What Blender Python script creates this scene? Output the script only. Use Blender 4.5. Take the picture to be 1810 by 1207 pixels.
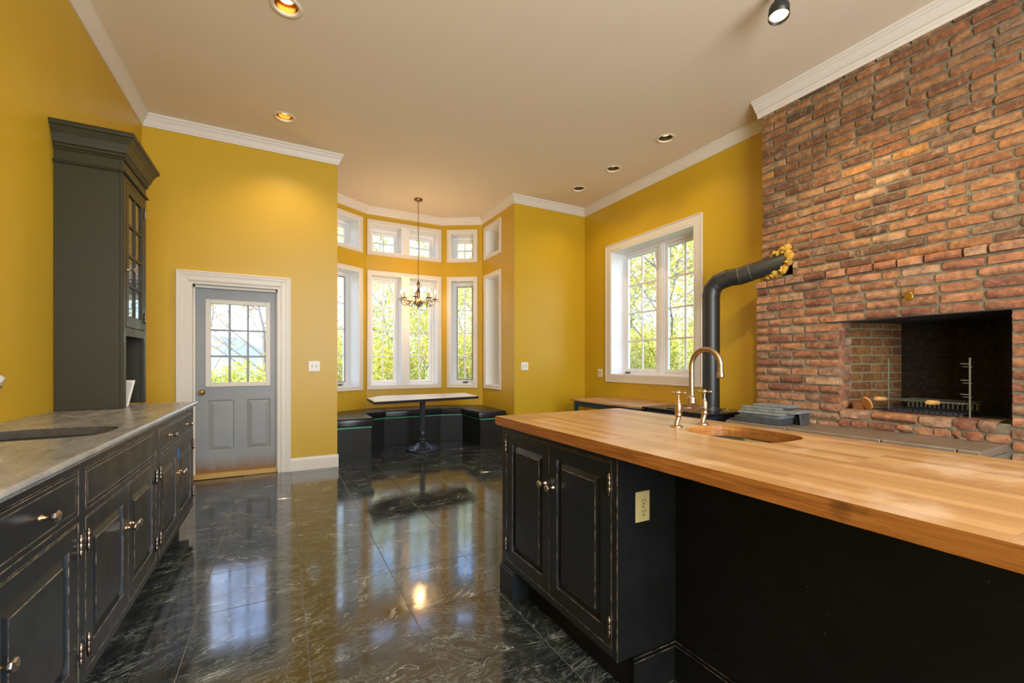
import bpy, bmesh, math, random
import numpy as np
from mathutils import Vector, Matrix

S = bpy.context.scene
for o in list(bpy.data.objects):
    bpy.data.objects.remove(o, do_unlink=True)
COL = S.collection
PI = math.pi
rnd = random.Random(7)

# ------------------------------------------------------------------ camera
cam_d = bpy.data.cameras.new('camera'); cam = bpy.data.objects.new('camera', cam_d); COL.objects.link(cam)
cam.location = (0, 0, 1.2); cam.rotation_euler = (PI/2, 0, -math.radians(28.23))
cam_d.sensor_width = 36; cam_d.lens = 15.15; cam_d.shift_y = 0.0213; cam_d.clip_start = 0.05; cam_d.clip_end = 500
S.camera = cam
# ------------------------------------------------------------------ sky, sun, lights, exposure
W = bpy.data.worlds.new('world'); S.world = W; W.use_nodes = True
nt = W.node_tree; nt.nodes.clear()
wo = nt.nodes.new('ShaderNodeOutputWorld'); bg = nt.nodes.new('ShaderNodeBackground')
tc = nt.nodes.new('ShaderNodeTexCoord'); sep = nt.nodes.new('ShaderNodeSeparateXYZ')
rp = nt.nodes.new('ShaderNodeValToRGB'); nz = nt.nodes.new('ShaderNodeTexNoise'); mx = nt.nodes.new('ShaderNodeMix'); mx.data_type = 'RGBA'
rp.color_ramp.elements[0].position = 0.0; rp.color_ramp.elements[0].color = (0.52, 0.75, 1.0, 1)
rp.color_ramp.elements[1].position = 0.55; rp.color_ramp.elements[1].color = (0.20, 0.42, 0.95, 1)
nz.inputs['Scale'].default_value = 3.0; nz.inputs['Detail'].default_value = 6
cr = nt.nodes.new('ShaderNodeValToRGB'); cr.color_ramp.elements[0].position = 0.45; cr.color_ramp.elements[1].position = 0.7
nt.links.new(tc.outputs['Generated'], sep.inputs[0]); nt.links.new(sep.outputs['Z'], rp.inputs[0])
nt.links.new(tc.outputs['Generated'], nz.inputs['Vector']); nt.links.new(nz.outputs['Fac'], cr.inputs[0])
nt.links.new(cr.outputs[0], mx.inputs['Factor']); nt.links.new(rp.outputs[0], mx.inputs['A']); mx.inputs['B'].default_value = (0.95, 0.97, 1.0, 1)
nt.links.new(mx.outputs['Result'], bg.inputs['Color']); bg.inputs['Strength'].default_value = 2.5
nt.links.new(bg.outputs[0], wo.inputs[0])
sun_d = bpy.data.lights.new('sun', 'SUN'); sun = bpy.data.objects.new('sun', sun_d); COL.objects.link(sun)
sun_d.energy = 4.6; sun_d.angle = 0.01; sun_d.color = (1.0, 0.93, 0.8)
sun.rotation_euler = Vector((0.75, 0.45, -0.62)).to_track_quat('-Z', 'Y').to_euler()

def area(name, loc, aim, sx, sy, power, color):
    d = bpy.data.lights.new(name, 'AREA'); d.shape = 'RECTANGLE'; d.size = sx; d.size_y = sy; d.energy = power; d.color = color
    o = bpy.data.objects.new(name, d); COL.objects.link(o); o.location = loc
    o.rotation_euler = (Vector(aim)-Vector(loc)).to_track_quat('-Z', 'Y').to_euler()
    return o
area('rear_fill_light', (1.0, -2.1, 1.9), (1.0, 4.0, 1.7), 2.6, 2.6, 185, (0.87, 0.94, 1.0))  # added fill light behind the camera; no window stands there

S.view_settings.view_transform = 'Standard'; S.view_settings.look = 'None'
S.view_settings.gamma = 1.0; S.view_settings.use_curve_mapping = False
S.view_settings.exposure = 0.95
S.cycles.use_denoising = True
S.cycles.max_bounces = 10; S.cycles.diffuse_bounces = 5; S.cycles.glossy_bounces = 5; S.cycles.transparent_max_bounces = 16
S.cycles.caustics_reflective = False; S.cycles.caustics_refractive = False
S.cycles.sample_clamp_indirect = 6

# ------------------------------------------------------------------ materials
class NT:
    def __init__(self, name):
        self.m = bpy.data.materials.new(name); self.m.use_nodes = True
        self.t = self.m.node_tree; self.b = self.t.nodes['Principled BSDF']; self.out = self.t.nodes['Material Output']
    def n(self, typ, **kw):
        x = self.t.nodes.new('ShaderNode'+typ)
        for k, v in kw.items():
            if k in x.inputs.keys(): x.inputs[k].default_value = v
            else: setattr(x, k, v)
        return x
    def l(self, a, b): self.t.links.new(a, b)
    def ramp(self, fac, stops, interp='LINEAR'):
        r = self.n('ValToRGB'); e = r.color_ramp.elements; r.color_ramp.interpolation = interp
        while len(e) < len(stops): e.new(0.5)
        for i, (p, c) in enumerate(stops):
            e[i].position = p; e[i].color = (c, c, c, 1) if isinstance(c, (int, float)) else (*c, 1)
        self.l(fac, r.inputs[0]); return r.outputs[0]
    def mix(self, fac, a, b, blend='MIX'):
        x = self.n('Mix', data_type='RGBA', blend_type=blend)
        for s, v in (('Factor', fac), ('A', a), ('B', b)):
            if hasattr(v, 'links'): self.l(v, x.inputs[s])
            elif isinstance(v, (int, float)) and s == 'Factor': x.inputs[s].default_value = v
            else: x.inputs[s].default_value = (*v, 1)
        return x.outputs['Result']
    def math(self, op, a, b=0.0):
        x = self.n('Math', operation=op)
        for i, v in enumerate((a, b)):
            if hasattr(v, 'links'): self.l(v, x.inputs[i])
            else: x.inputs[i].default_value = v
        return x.outputs[0]
    def noise(self, vec, scale, detail=4, rough=0.55, dist=0.0):
        x = self.n('TexNoise', Scale=scale, Detail=detail, Roughness=rough, Distortion=dist)
        if vec is not None: self.l(vec, x.inputs['Vector'])
        return x.outputs['Fac']
    def pos(self): return self.n('NewGeometry').outputs['Position']
    def map(self, vec, scale=(1, 1, 1), rot=(0, 0, 0), loc=(0, 0, 0)):
        x = self.n('Mapping'); self.l(vec, x.inputs['Vector'])
        x.inputs['Scale'].default_value = scale; x.inputs['Rotation'].default_value = rot; x.inputs['Location'].default_value = loc
        return x.outputs[0]
    def bump(self, h, strength=0.2, dist=0.01):
        x = self.n('Bump', Strength=strength, Distance=dist); self.l(h, x.inputs['Height']); self.l(x.outputs[0], self.b.inputs['Normal'])
    def col(self, c):
        if hasattr(c, 'links'): self.l(c, self.b.inputs['Base Color'])
        else: self.b.inputs['Base Color'].default_value = (*c, 1)
        return self
    def set(self, **kw):
        for k, v in kw.items():
            k = k.replace('_', ' ')
            if hasattr(v, 'links'): self.l(v, self.b.inputs[k])
            else: self.b.inputs[k].default_value = v
        return self

def plain(name, c, rough=0.5, metal=0.0, ns=0, var=0.15, bump=0.0, **kw):
    t = NT(name)
    if ns:
        f = t.noise(t.pos(), ns)
        t.col(t.mix(f, [x*(1-var) for x in c], [min(1, x*(1+var)) for x in c]))
        if bump: t.bump(f, bump, 0.004)
    else: t.col(c)
    t.set(Roughness=rough, Metallic=metal, **kw)
    return t.m

def m_wall():
    t = NT('yellow_paint'); p = t.pos()
    f = t.noise(p, 1.3, 3); g = t.noise(p, 60, 2)
    t.col(t.mix(f, (0.54, 0.326, 0.010), (0.60, 0.374, 0.015))); t.set(Roughness=0.42); t.bump(g, 0.04, 0.002)
    return t.m
def m_marble():
    t = NT('dark_green_marble'); oi = t.n('ObjectInfo'); p = t.pos()
    v = t.n('VectorMath', operation='MULTIPLY_ADD'); cmb = t.n('CombineXYZ')
    t.l(oi.outputs['Random'], cmb.inputs[0]); 
    r2 = t.math('FRACT', t.math('MULTIPLY', oi.outputs['Random'], 37.7)); t.l(r2, cmb.inputs[1])
    t.l(cmb.outputs[0], v.inputs[0]); v.inputs[1].default_value = (40, 40, 40); t.l(p, v.inputs[2])
    rot = t.n('VectorRotate', rotation_type='Z_AXIS'); t.l(v.outputs[0], rot.inputs['Vector'])
    ang = t.math('MULTIPLY', t.math('SUBTRACT', r2, 0.5), 1.3); t.l(ang, rot.inputs['Angle'])
    q = t.map(rot.outputs[0], scale=(1.0, 3.0, 1.0))
    base = t.noise(q, 5.0, 8, 0.7, 0.8)
    c0 = t.ramp(base, [(0.30, (0.006, 0.009, 0.008)), (0.55, (0.024, 0.028, 0.028)), (0.75, (0.072, 0.078, 0.076))])
    w = t.noise(q, 2.2, 6, 0.6, 1.6)
    vein = t.ramp(t.math('ABSOLUTE', t.math('SUBTRACT', w, 0.5)), [(0.0, 0.8), (0.007, 0.26), (0.018, 0.0)])
    w2 = t.noise(q, 9.0, 7, 0.7, 1.0)
    fine = t.ramp(t.math('ABSOLUTE', t.math('SUBTRACT', w2, 0.52)), [(0.0, 0.50), (0.014, 0.14), (0.035, 0.0)])
    patch = t.ramp(t.noise(p, 3.5, 3), [(0.36, 0.1), (0.55, 1.0)])
    c1 = t.mix(t.math('MULTIPLY', fine, patch), c0, (0.30, 0.33, 0.30))
    brk = t.ramp(t.noise(p, 6.0, 3), [(0.50, 0.0), (0.62, 1.0)])
    c2 = t.mix(t.math('MULTIPLY', vein, brk), c1, (0.46, 0.49, 0.44))
    t.col(c2)
    t.set(Roughness=t.ramp(t.noise(p, 7, 3), [(0.3, 0.07), (0.7, 0.13)]), IOR=1.9)
    t.bump(t.noise(p, 2.0, 2), 0.02, 0.01)
    return t.m
def m_butcher():
    t = NT('maple_butcher_block'); p = t.pos()
    st = t.n('TexBrick', Scale=1.0); st.offset = 0.37; st.inputs['Brick Width'].default_value = 0.62; st.inputs['Row Height'].default_value = 0.041
    st.inputs['Mortar Size'].default_value = 0.0004; st.inputs['Bias'].default_value = 0.0
    st.inputs['Color1'].default_value = (0, 0, 0, 1); st.inputs['Color2'].default_value = (1, 1, 1, 1); st.inputs['Mortar'].default_value = (0.45, 0.45, 0.45, 1)
    t.l(t.map(p, rot=(0, 0, PI/2), loc=(0, 0.013, 0)), st.inputs['Vector'])
    g = t.noise(t.map(p, scale=(22, 1.2, 22)), 3.0, 6, 0.6)
    h = t.noise(p, 2.2, 3)
    c = t.ramp(st.outputs['Color'], [(0.0, (0.36, 0.180, 0.064)), (0.5, (0.49, 0.272, 0.100)), (1.0, (0.60, 0.355, 0.145))])
    c = t.mix(t.ramp(g, [(0.35, 0.0), (0.7, 0.45)]), c, (0.33, 0.145, 0.05))
    wear = t.ramp(t.noise(t.map(p, scale=(1.0, 1.6, 1)), 3.4, 6, 0.65), [(0.52, 0.0), (0.66, 0.34)])
    c = t.mix(wear, c, (0.70, 0.55, 0.42))
    c = t.mix(t.ramp(h, [(0.3, 0.22), (0.6, 0.0)]), c, (0.36, 0.15, 0.045))
    t.col(c); t.set(Roughness=t.ramp(wear, [(0, 0.33), (0.5, 0.5)])); t.bump(g, 0.03, 0.002)
    return t.m
def m_woodedge():
    t = NT('end_grain_wood'); p = t.pos()
    g = t.noise(t.map(p, scale=(6, 1.5, 30)), 4.0, 6, 0.65, 0.6)
    c = t.ramp(g, [(0.25, (0.16, 0.055, 0.012)), (0.5, (0.36, 0.135, 0.028)), (0.75, (0.50, 0.22, 0.055))])
    st = t.ramp(t.noise(p, 5.0, 3), [(0.66, 0.0), (0.74, 0.75)])
    c = t.mix(st, c, (0.05, 0.02, 0.008))
    t.col(c); t.set(Roughness=0.38); return t.m
def m_brick(name, stops, lime=0.5, soot=0.0):
    t = NT(name); oi = t.n('ObjectInfo'); p = t.pos()
    c = t.ramp(oi.outputs['Random'], stops)
    f = t.noise(p, 16, 6, 0.7); c = t.mix(t.ramp(f, [(0.32, 0.85), (0.62, 0.0)]), c, (0.085, 0.040, 0.022))
    g = t.noise(p, 38, 4, 0.7); c = t.mix(t.ramp(g, [(0.5, 0.0), (0.8, 0.6)]), c, (0.52, 0.27, 0.13))
    h = t.noise(p, 8.5, 5, 0.75, 0.5); k = t.ramp(h, [(0.57, 0.0), (0.68, 0.6*lime), (0.8, lime)])
    c = t.mix(k, c, (0.56, 0.43, 0.30))
    if soot: c = t.mix(soot, c, (0.006, 0.006, 0.005))
    t.col(c); t.set(Roughness=0.85, Specular_IOR_Level=0.25)
    t.bump(t.math('ADD', f, t.math('MULTIPLY', g, 0.5)), 0.55, 0.006)
    return t.m
def m_mortar():
    t = NT('mortar'); p = t.pos(); f = t.noise(p, 24, 5, 0.7)
    t.col(t.ramp(f, [(0.3, (0.10, 0.080, 0.050)), (0.7, (0.23, 0.19, 0.125))])); t.set(Roughness=0.95); t.bump(f, 0.7, 0.008); return t.m
def m_soapstone():
    t = NT('grey_soapstone'); p = t.pos()
    q = t.map(p, scale=(2.6, 1.0, 1.0), rot=(0, 0, 0.5))
    f = t.noise(q, 3.2, 8, 0.7, 1.2)
    c = t.ramp(f, [(0.22, (0.10, 0.11, 0.12)), (0.45, (0.23, 0.23, 0.23)), (0.62, (0.34, 0.33, 0.31)), (0.8, (0.44, 0.42, 0.39))])
    d = t.ramp(t.noise(q, 11, 5, 0.7, 0.8), [(0.56, 0.0), (0.7, 0.55)])
    c = t.mix(d, c, (0.46, 0.40, 0.32))
    t.col(c); t.set(Roughness=t.ramp(f, [(0.3, 0.2), (0.8, 0.34)])); t.bump(f, 0.04, 0.003); return t.m
def m_black(name, c, rough=0.36, spec=0.5):
    t = NT(name); p = t.pos(); f = t.noise(p, 9, 4)
    sp = t.ramp(t.noise(p, 130, 1), [(0.785, 0.0), (0.795, 1.0)])
    k = t.mix(f, [x*0.85 for x in c], [x*1.2 for x in c])
    t.col(t.mix(t.math('MULTIPLY', sp, 0.35), k, (0.35, 0.33, 0.3)))
    t.set(Roughness=t.ramp(f, [(0.3, rough-0.05), (0.7, rough+0.08)]), Specular_IOR_Level=spec); return t.m
def m_worn():
    t = NT('rubbed_edge'); p = t.pos(); f = t.noise(p, 26, 3, 0.7)
    t.col(t.ramp(f, [(0.44, (0.024, 0.023, 0.022)), (0.62, (0.20, 0.14, 0.095))])); t.set(Roughness=0.4); return t.m
def m_glass():
    t = NT('window_glass'); tr = t.n('BsdfTransparent'); gl = t.n('BsdfGlossy', Roughness=0.02); ms = t.n('MixShader'); g = t.n('NewGeometry'); dt = t.n('VectorMath', operation='DOT_PRODUCT')
    t.l(g.outputs['Normal'], dt.inputs[0]); t.l(g.outputs['Incoming'], dt.inputs[1])
    k = t.math('ADD', t.math('MULTIPLY', t.math('POWER', t.math('SUBTRACT', 1.0, t.math('ABSOLUTE', dt.outputs['Value'])), 5.0), 0.9), 0.035)
    t.l(k, ms.inputs[0]); t.l(tr.outputs[0], ms.inputs[1]); t.l(gl.outputs[0], ms.inputs[2]); t.l(ms.outputs[0], t.out.inputs[0])
    return t.m
def m_emit(name, c, s):
    t = NT(name); e = t.n('Emission', Strength=s); e.inputs[0].default_value = (*c, 1); t.l(e.outputs[0], t.out.inputs[0]); return t.m
def m_leaf(name, stops):
    t = NT(name); a = t.n('Attribute', attribute_name='tint'); c = t.ramp(a.outputs['Fac'], stops)
    d = t.n('BsdfDiffuse'); tl = t.n('BsdfTranslucent'); ms = t.n('MixShader'); ms.inputs[0].default_value = 0.45
    t.l(c, d.inputs[0]); t.l(c, tl.inputs[0]); t.l(d.outputs[0], ms.inputs[1]); t.l(tl.outputs[0], ms.inputs[2]); t.l(ms.outputs[0], t.out.inputs[0])
    return t.m

BST = [(0.0, (0.105, 0.060, 0.036)), (0.16, (0.19, 0.090, 0.044)), (0.30, (0.28, 0.110, 0.046)), (0.48, (0.38, 0.170, 0.066)), (0.64, (0.42, 0.215, 0.090)), (0.74, (0.20, 0.125, 0.078)), (0.86, (0.50, 0.31, 0.155)), (0.95, (0.30, 0.14, 0.06)), (1.0, (0.58, 0.26, 0.06))]
BSL = [(0.0, (0.19, 0.075, 0.048)), (0.2, (0.29, 0.110, 0.060)), (0.45, (0.43, 0.185, 0.088)), (0.7, (0.46, 0.225, 0.115)), (0.85, (0.26, 0.15, 0.10)), (1.0, (0.54, 0.33, 0.19))]
M = dict(
    wall=m_wall(), ceil=plain('ceiling_paint', (0.81, 0.70, 0.545), 0.8, ns=1.2, var=0.03), trim=plain('white_trim', (0.72, 0.66, 0.57), 0.38),
    white=plain('window_white', (0.82, 0.81, 0.79), 0.35), marble=m_marble(), grout=plain('grout', (0.34, 0.32, 0.29), 0.8),
    butcher=m_butcher(), woodedge=m_woodedge(), brick=m_brick('old_brick', BST, 0.55), brick_low=m_brick('lower_brick', BSL, 0.5),
    firebrick=m_brick('fire_brick', [(0, (0.20, 0.075, 0.022)), (0.5, (0.27, 0.12, 0.032)), (1, (0.32, 0.13, 0.03))], 0.1, 0.25), soot=m_brick('sooty_brick', [(0, (0.04, 0.03, 0.022)), (1, (0.06, 0.045, 0.03))], 0.06, 0.75),
    mortar=m_mortar(), firemortar=plain('pale_mortar', (0.20, 0.17, 0.09), 0.9, ns=20), sootmortar=plain('sooty_mortar', (0.018, 0.017, 0.013), 0.95, ns=20), soap=m_soapstone(), cutstone=plain('rough_cut_stone', (0.055, 0.042, 0.028), 0.85, ns=30, var=0.7, bump=0.4),
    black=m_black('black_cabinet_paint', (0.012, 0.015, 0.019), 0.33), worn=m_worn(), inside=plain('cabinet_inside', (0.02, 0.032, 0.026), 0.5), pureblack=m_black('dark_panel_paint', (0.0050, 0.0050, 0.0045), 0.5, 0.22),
    hutch=m_black('hutch_paint', (0.025, 0.021, 0.007), 0.46, 0.35),
    glass=m_glass(), doorgrey=plain('grey_door_paint', (0.29, 0.30, 0.29), 0.42, ns=3, var=0.06), hinge=plain('aged_hinge', (0.26, 0.20, 0.15), 0.35, 1.0, ns=60, var=0.4), brass=plain('polished_brass', (0.72, 0.50, 0.16), 0.22, 1.0), oldbrass=plain('antique_brass', (0.48, 0.36, 0.24), 0.30, 1.0, ns=30, var=0.2),
    nickel=plain('nickel', (0.62, 0.57, 0.50), 0.25, 1.0), copper=plain('knob_copper', (0.62, 0.36, 0.18), 0.28, 1.0), steel=plain('reflection_tinted_steel', (0.66, 0.54, 0.34), 0.42, 0.75, ns=12, var=0.2),  # steel: golden reflection of wall and brick put into the base colour
    sill=plain('threshold_wood', (0.55, 0.33, 0.09), 0.45, ns=8, var=0.2), rust=plain('rust', (0.16, 0.055, 0.015), 0.9, ns=30, var=0.5),
    vinyl=plain('black_vinyl', (0.013, 0.014, 0.016), 0.30, ns=6, var=0.2), bench=plain('dark_bench_panel', (0.017, 0.016, 0.014), 0.5, ns=5, var=0.25, **{'Specular IOR Level': 0.3}), green=plain('green_strip', (0.075, 0.36, 0.17), 0.4),
    iron=plain('cast_iron', (0.030, 0.034, 0.042), 0.32, ns=40, var=0.3, bump=0.15), stovetop=plain('stove_enamel', (0.012, 0.014, 0.020), 0.22), pipe=plain('stove_pipe_black', (0.020, 0.020, 0.018), 0.40), seam=plain('pipe_seam', (0.22, 0.21, 0.19), 0.35, 0.8),
    tabletop=plain('white_laminate', (0.70, 0.68, 0.66), 0.3), tableedge=plain('black_edge', (0.012, 0.01, 0.012), 0.4), tablewood=m_butcher(), darkgreen=plain('dark_green_paint', (0.010, 0.034, 0.034), 0.4),
    slate=plain('slate', (0.20, 0.215, 0.22), 0.45, ns=22, var=0.6, bump=0.3), slatedark=plain('dark_slate', (0.055, 0.06, 0.065), 0.5, ns=22, var=0.5, bump=0.3), hearth=plain('hearth_stone', (0.19, 0.145, 0.105), 0.42, ns=9, var=0.35, bump=0.1),
    wool=plain('yellow_insulation', (0.46, 0.27, 0.035), 0.9, ns=30, var=0.4, bump=0.6), bronze=plain('chandelier_bronze', (0.24, 0.13, 0.055), 0.34, 1.0), candle=plain('candle_sleeve', (0.62, 0.40, 0.17), 0.5), crystal=plain('crystal', (0.9, 0.9, 0.9), 0.05, 0.0, Transmission_Weight=0.7),
    bulb=m_emit('flame_bulb', (1.0, 0.72, 0.36), 9), lamp=m_emit('lamp_face', (1.0, 0.66, 0.28), 2.2), lampdim=m_emit('lamp_face_dim', (1.0, 0.66, 0.18), 1.5), lampcan=plain('lamp_reflector', (0.60, 0.35, 0.09), 0.25, 1.0), lampcandark=plain('lamp_baffle', (0.03, 0.018, 0.012), 0.5),
    plate=plain('white_plate', (0.80, 0.77, 0.70), 0.4), beige=plain('beige_plate', (0.50, 0.40, 0.17), 0.45), slot=plain('dark_slot', (0.03, 0.025, 0.02), 0.6), porcelain=plain('white_porcelain', (0.82, 0.81, 0.82), 0.2), tape=plain('blue_tape', (0.02, 0.28, 0.75), 0.6),
    log=plain('cut_wood', (0.58, 0.27, 0.06), 0.7, ns=26, var=0.4), bark=plain('dark_log', (0.15, 0.055, 0.012), 0.9, ns=20, var=0.5), handlewood=plain('handle_wood', (0.60, 0.32, 0.10), 0.4, ns=20), rod=plain('grey_iron_rod', (0.20, 0.21, 0.17), 0.5, 0.6), frameclear=plain('pale_frame', (0.55, 0.55, 0.53), 0.3),
    darkbronze=plain('dark_sash_bronze', (0.12, 0.085, 0.06), 0.4),
    leafy=m_leaf('leaf_yellow_green', [(0, (0.34, 0.38, 0.07)), (0.4, (0.62, 0.60, 0.12)), (0.75, (0.82, 0.72, 0.20)), (1, (0.74, 0.46, 0.16))]), leafo=m_leaf('leaf_orange', [(0, (0.60, 0.38, 0.10)), (0.6, (0.70, 0.36, 0.12)), (1, (0.50, 0.22, 0.08))]),
    barkm=plain('grey_bark', (0.24, 0.21, 0.18), 0.9, ns=6, var=0.3), birch=plain('white_bark', (0.62, 0.60, 0.56), 0.8, ns=7, var=0.25), lawn=plain('autumn_grass', (0.20, 0.22, 0.05), 0.95, ns=2, var=0.4), hill=plain('hazed_wooded_hill', (0.20, 0.24, 0.26), 1.0, ns=0.08, var=0.5),  # hill: blue of distance haze put into the base colour
)
M['doorstain'] = None
def m_door():
    t = NT('grey_door_stained'); p = t.pos(); s = t.n('SeparateXYZ'); t.l(p, s.inputs[0])
    n = t.noise(t.map(p, scale=(1, 1, 0.3)), 14, 5, 0.7)
    lo = t.ramp(t.math('ADD', s.outputs['Z'], t.math('MULTIPLY', n, -0.16)), [(0.0, 0.9), (0.03, 0.6), (0.13, 0.0)])
    c = t.mix(t.noise(p, 3, 3), (0.25, 0.265, 0.265), (0.30, 0.30, 0.29))
    t.col(t.mix(lo, c, (0.22, 0.10, 0.03))); t.set(Roughness=0.4); return t.m
M['doorgrey'] = m_door()

# ------------------------------------------------------------------ geometry helpers
class MB:
    """collects geometry (world coordinates, or local ones sent through f) and links it as ONE mesh object"""
    def __init__(self, f=None): self.v = []; self.fc = []; self.mi = []; self.f = f; self.cur = 0; self.sm = []
    def add(self, vs, fs, smooth=False):
        o = len(self.v)
        self.v += [tuple(self.f(*p)) if self.f else tuple(p) for p in vs]
        for q in fs: self.fc.append([o+i for i in q]); self.mi.append(self.cur); self.sm.append(smooth)
    def mat(self, i): self.cur = i; return self
    def box(self, x0, x1, y0, y1, z0, z1, c=0.0):
        if x0 > x1: x0, x1 = x1, x0
        if y0 > y1: y0, y1 = y1, y0
        if z0 > z1: z0, z1 = z1, z0
        c = min(c, (x1-x0)*.45, (y1-y0)*.45, (z1-z0)*.45)
        if c <= 0:
            vs = [(x, y, z) for x in (x0, x1) for y in (y0, y1) for z in (z0, z1)]
            self.add(vs, [(0, 1, 3, 2), (4, 6, 7, 5), (0, 4, 5, 1), (2, 3, 7, 6), (0, 2, 6, 4), (1, 5, 7, 3)]); return self
        vs = []; idx = {}
        X = (x0, x1); Y = (y0, y1); Z = (z0, z1); sg = (1, -1)
        for i in (0, 1):
            for j in (0, 1):
                for k in (0, 1):
                    for a in range(3):
                        p = [X[i]+sg[i]*c, Y[j]+sg[j]*c, Z[k]+sg[k]*c]; p[a] = (X, Y, Z)[a][(i, j, k)[a]]
                        idx[i, j, k, a] = len(vs); vs.append(tuple(p))
        fs = []
        for a in range(3):
            for s in (0, 1):
                q = []
                for u, w in ((0, 0), (1, 0), (1, 1), (0, 1)):
                    t = [0, 0, 0]; t[a] = s; t[(a+1) % 3] = u; t[(a+2) % 3] = w; q.append(idx[t[0], t[1], t[2], a])
                fs.append(q)
        for a in range(3):
            b, d = (a+1) % 3, (a+2) % 3
            for s in (0, 1):
                for r in (0, 1):
                    q = []
                    for e, ax in ((0, b), (1, b), (1, d), (0, d)):
                        t = [0, 0, 0]; t[a] = e; t[b] = s; t[d] = r; q.append(idx[t[0], t[1], t[2], ax])
                    fs.append(q)
        for i in (0, 1):
            for j in (0, 1):
                for k in (0, 1): fs.append([idx[i, j, k, 0], idx[i, j, k, 1], idx[i, j, k, 2]])
        self.add(vs, fs); return self
    def ring(self, a0, a1, b0, b1, wl, wr, wb, wt, t0, t1, c=0.0):
        """rectangular frame in (s,t,z) space"""
        self.box(a0, a0+wl, t0, t1, b0, b1, c); self.box(a1-wr, a1, t0, t1, b0, b1, c)
        self.box(a0+wl, a1-wr, t0, t1, b0, b0+wb, c); self.box(a0+wl, a1-wr, t0, t1, b1-wt, b1, c); return self
    def tube(self, path, r, n=8, caps=True, smooth=True):
        P = [Vector(p) for p in path]; rs = r if isinstance(r, (list, tuple)) else [r]*len(P)
        vs = []; up = None
        for i, p in enumerate(P):
            d = (P[min(i+1, len(P)-1)]-P[max(i-1, 0)]).normalized()
            if up is None:
                up = Vector((0, 0, 1)) if abs(d.z) < 0.9 else Vector((1, 0, 0))
            a = d.cross(up).normalized() if d.cross(up).length > 1e-5 else d.orthogonal().normalized()
            b = a.cross(d).normalized(); up = b
            for k in range(n):
                t = 2*PI*k/n; vs.append(tuple(p+(a*math.cos(t)+b*math.sin(t))*rs[i]))
        fs = [(i*n+k, i*n+(k+1) % n, (i+1)*n+(k+1) % n, (i+1)*n+k) for i in range(len(P)-1) for k in range(n)]
        self.add(vs, fs, smooth)
        if caps: self.add(vs[:n]+vs[-n:], [tuple(range(n))[::-1], tuple(range(n, 2*n))])
        return self
    def lathe(self, prof, c, n=20, axis=(0, 0, 1), smooth=True, caps=True):
        A = Vector(axis).normalized(); a = A.orthogonal().normalized(); b = A.cross(a); c = Vector(c)
        vs = []
        for r, h in prof:
            for k in range(n):
                t = 2*PI*k/n; vs.append(tuple(c+A*h+(a*math.cos(t)+b*math.sin(t))*max(r, 1e-4)))
        m = len(prof)
        fs = [(i*n+k, i*n+(k+1) % n, (i+1)*n+(k+1) % n, (i+1)*n+k) for i in range(m-1) for k in range(n)]
        self.add(vs, fs, smooth)
        if caps: self.add(vs[:n]+vs[-n:], [tuple(range(n))[::-1], tuple(range(n, 2*n))])
        return self
    def prism(self, poly, z0, z1, c=0.0, cb=None):
        """vertical prism; chamfered top (and bottom) edge"""
        n = len(poly)
        if cb is None: cb = c
        def inset(d):
            if d == 0: return poly
            A = sum(poly[i][0]*poly[(i+1) % n][1]-poly[(i+1) % n][0]*poly[i][1] for i in range(n)); sg = 1 if A > 0 else -1
            out = []
            for i in range(n):
                p, q, r = Vector(poly[i-1]), Vector(poly[i]), Vector(poly[(i+1) % n])
                e1 = (q-p).normalized(); e2 = (r-q).normalized(); n1 = Vector((-e1.y, e1.x))*sg; n2 = Vector((-e2.y, e2.x))*sg
                m = (n1+n2); m = m/max(0.3, (1+n1.dot(n2))); out.append(tuple(q+m*d))
            return out
        L = []
        if cb: L.append((inset(cb), z0)); L.append((poly, z0+cb))
        else: L.append((poly, z0))
        if c: L.append((poly, z1-c)); L.append((inset(c), z1))
        else: L.append((poly, z1))
        vs = [(x, y, z) for P, z in L for x, y in P]
        fs = [(i*n+k, i*n+(k+1) % n, (i+1)*n+(k+1) % n, (i+1)*n+k) for i in range(len(L)-1) for k in range(n)]
        fs += [tuple(range(n))[::-1], tuple(range((len(L)-1)*n, len(L)*n))]
        self.add(vs, fs); return self
    def ball(self, c, r, n=10, m=6, sc=(1, 1, 1)):
        vs = []; 
        for i in range(m+1):
            t = PI*i/m
            for k in range(n): vs.append((c[0]+r*sc[0]*max(1e-4, math.sin(t))*math.cos(2*PI*k/n), c[1]+r*sc[1]*max(1e-4, math.sin(t))*math.sin(2*PI*k/n), c[2]-r*sc[2]*math.cos(t)))
        self.add(vs, [(i*n+k, i*n+(k+1) % n, (i+1)*n+(k+1) % n, (i+1)*n+k) for i in range(m) for k in range(n)], True); return self
    def build(self, name, mats, parent=None, **props):
        if not isinstance(mats, (list, tuple)): mats = [mats]
        off = Vector((0, 0, 0)); p = parent
        while p: off += p.location; p = p.parent
        me = bpy.data.meshes.new(name)
        V = [Vector(v) for v in self.v]
        loc = Vector((0, 0, 0))
        if parent is None and V:
            lo = [min(v[i] for v in V) for i in range(3)]; hi = [max(v[i] for v in V) for i in range(3)]
            loc = Vector(((lo[0]+hi[0])/2, (lo[1]+hi[1])/2, lo[2]))
        me.from_pydata([tuple(v-off-loc) for v in V], [], self.fc)
        me.polygons.foreach_set('material_index', self.mi); me.polygons.foreach_set('use_smooth', self.sm)
        for m in mats: me.materials.append(m)
        bm = bmesh.new(); bm.from_mesh(me); bmesh.ops.recalc_face_normals(bm, faces=bm.faces); bm.to_mesh(me); bm.free()
        o = bpy.data.objects.new(name, me); COL.objects.link(o); o.parent = parent; o.location = loc
        for k, v in props.items(): o[k] = v
        return o

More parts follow.
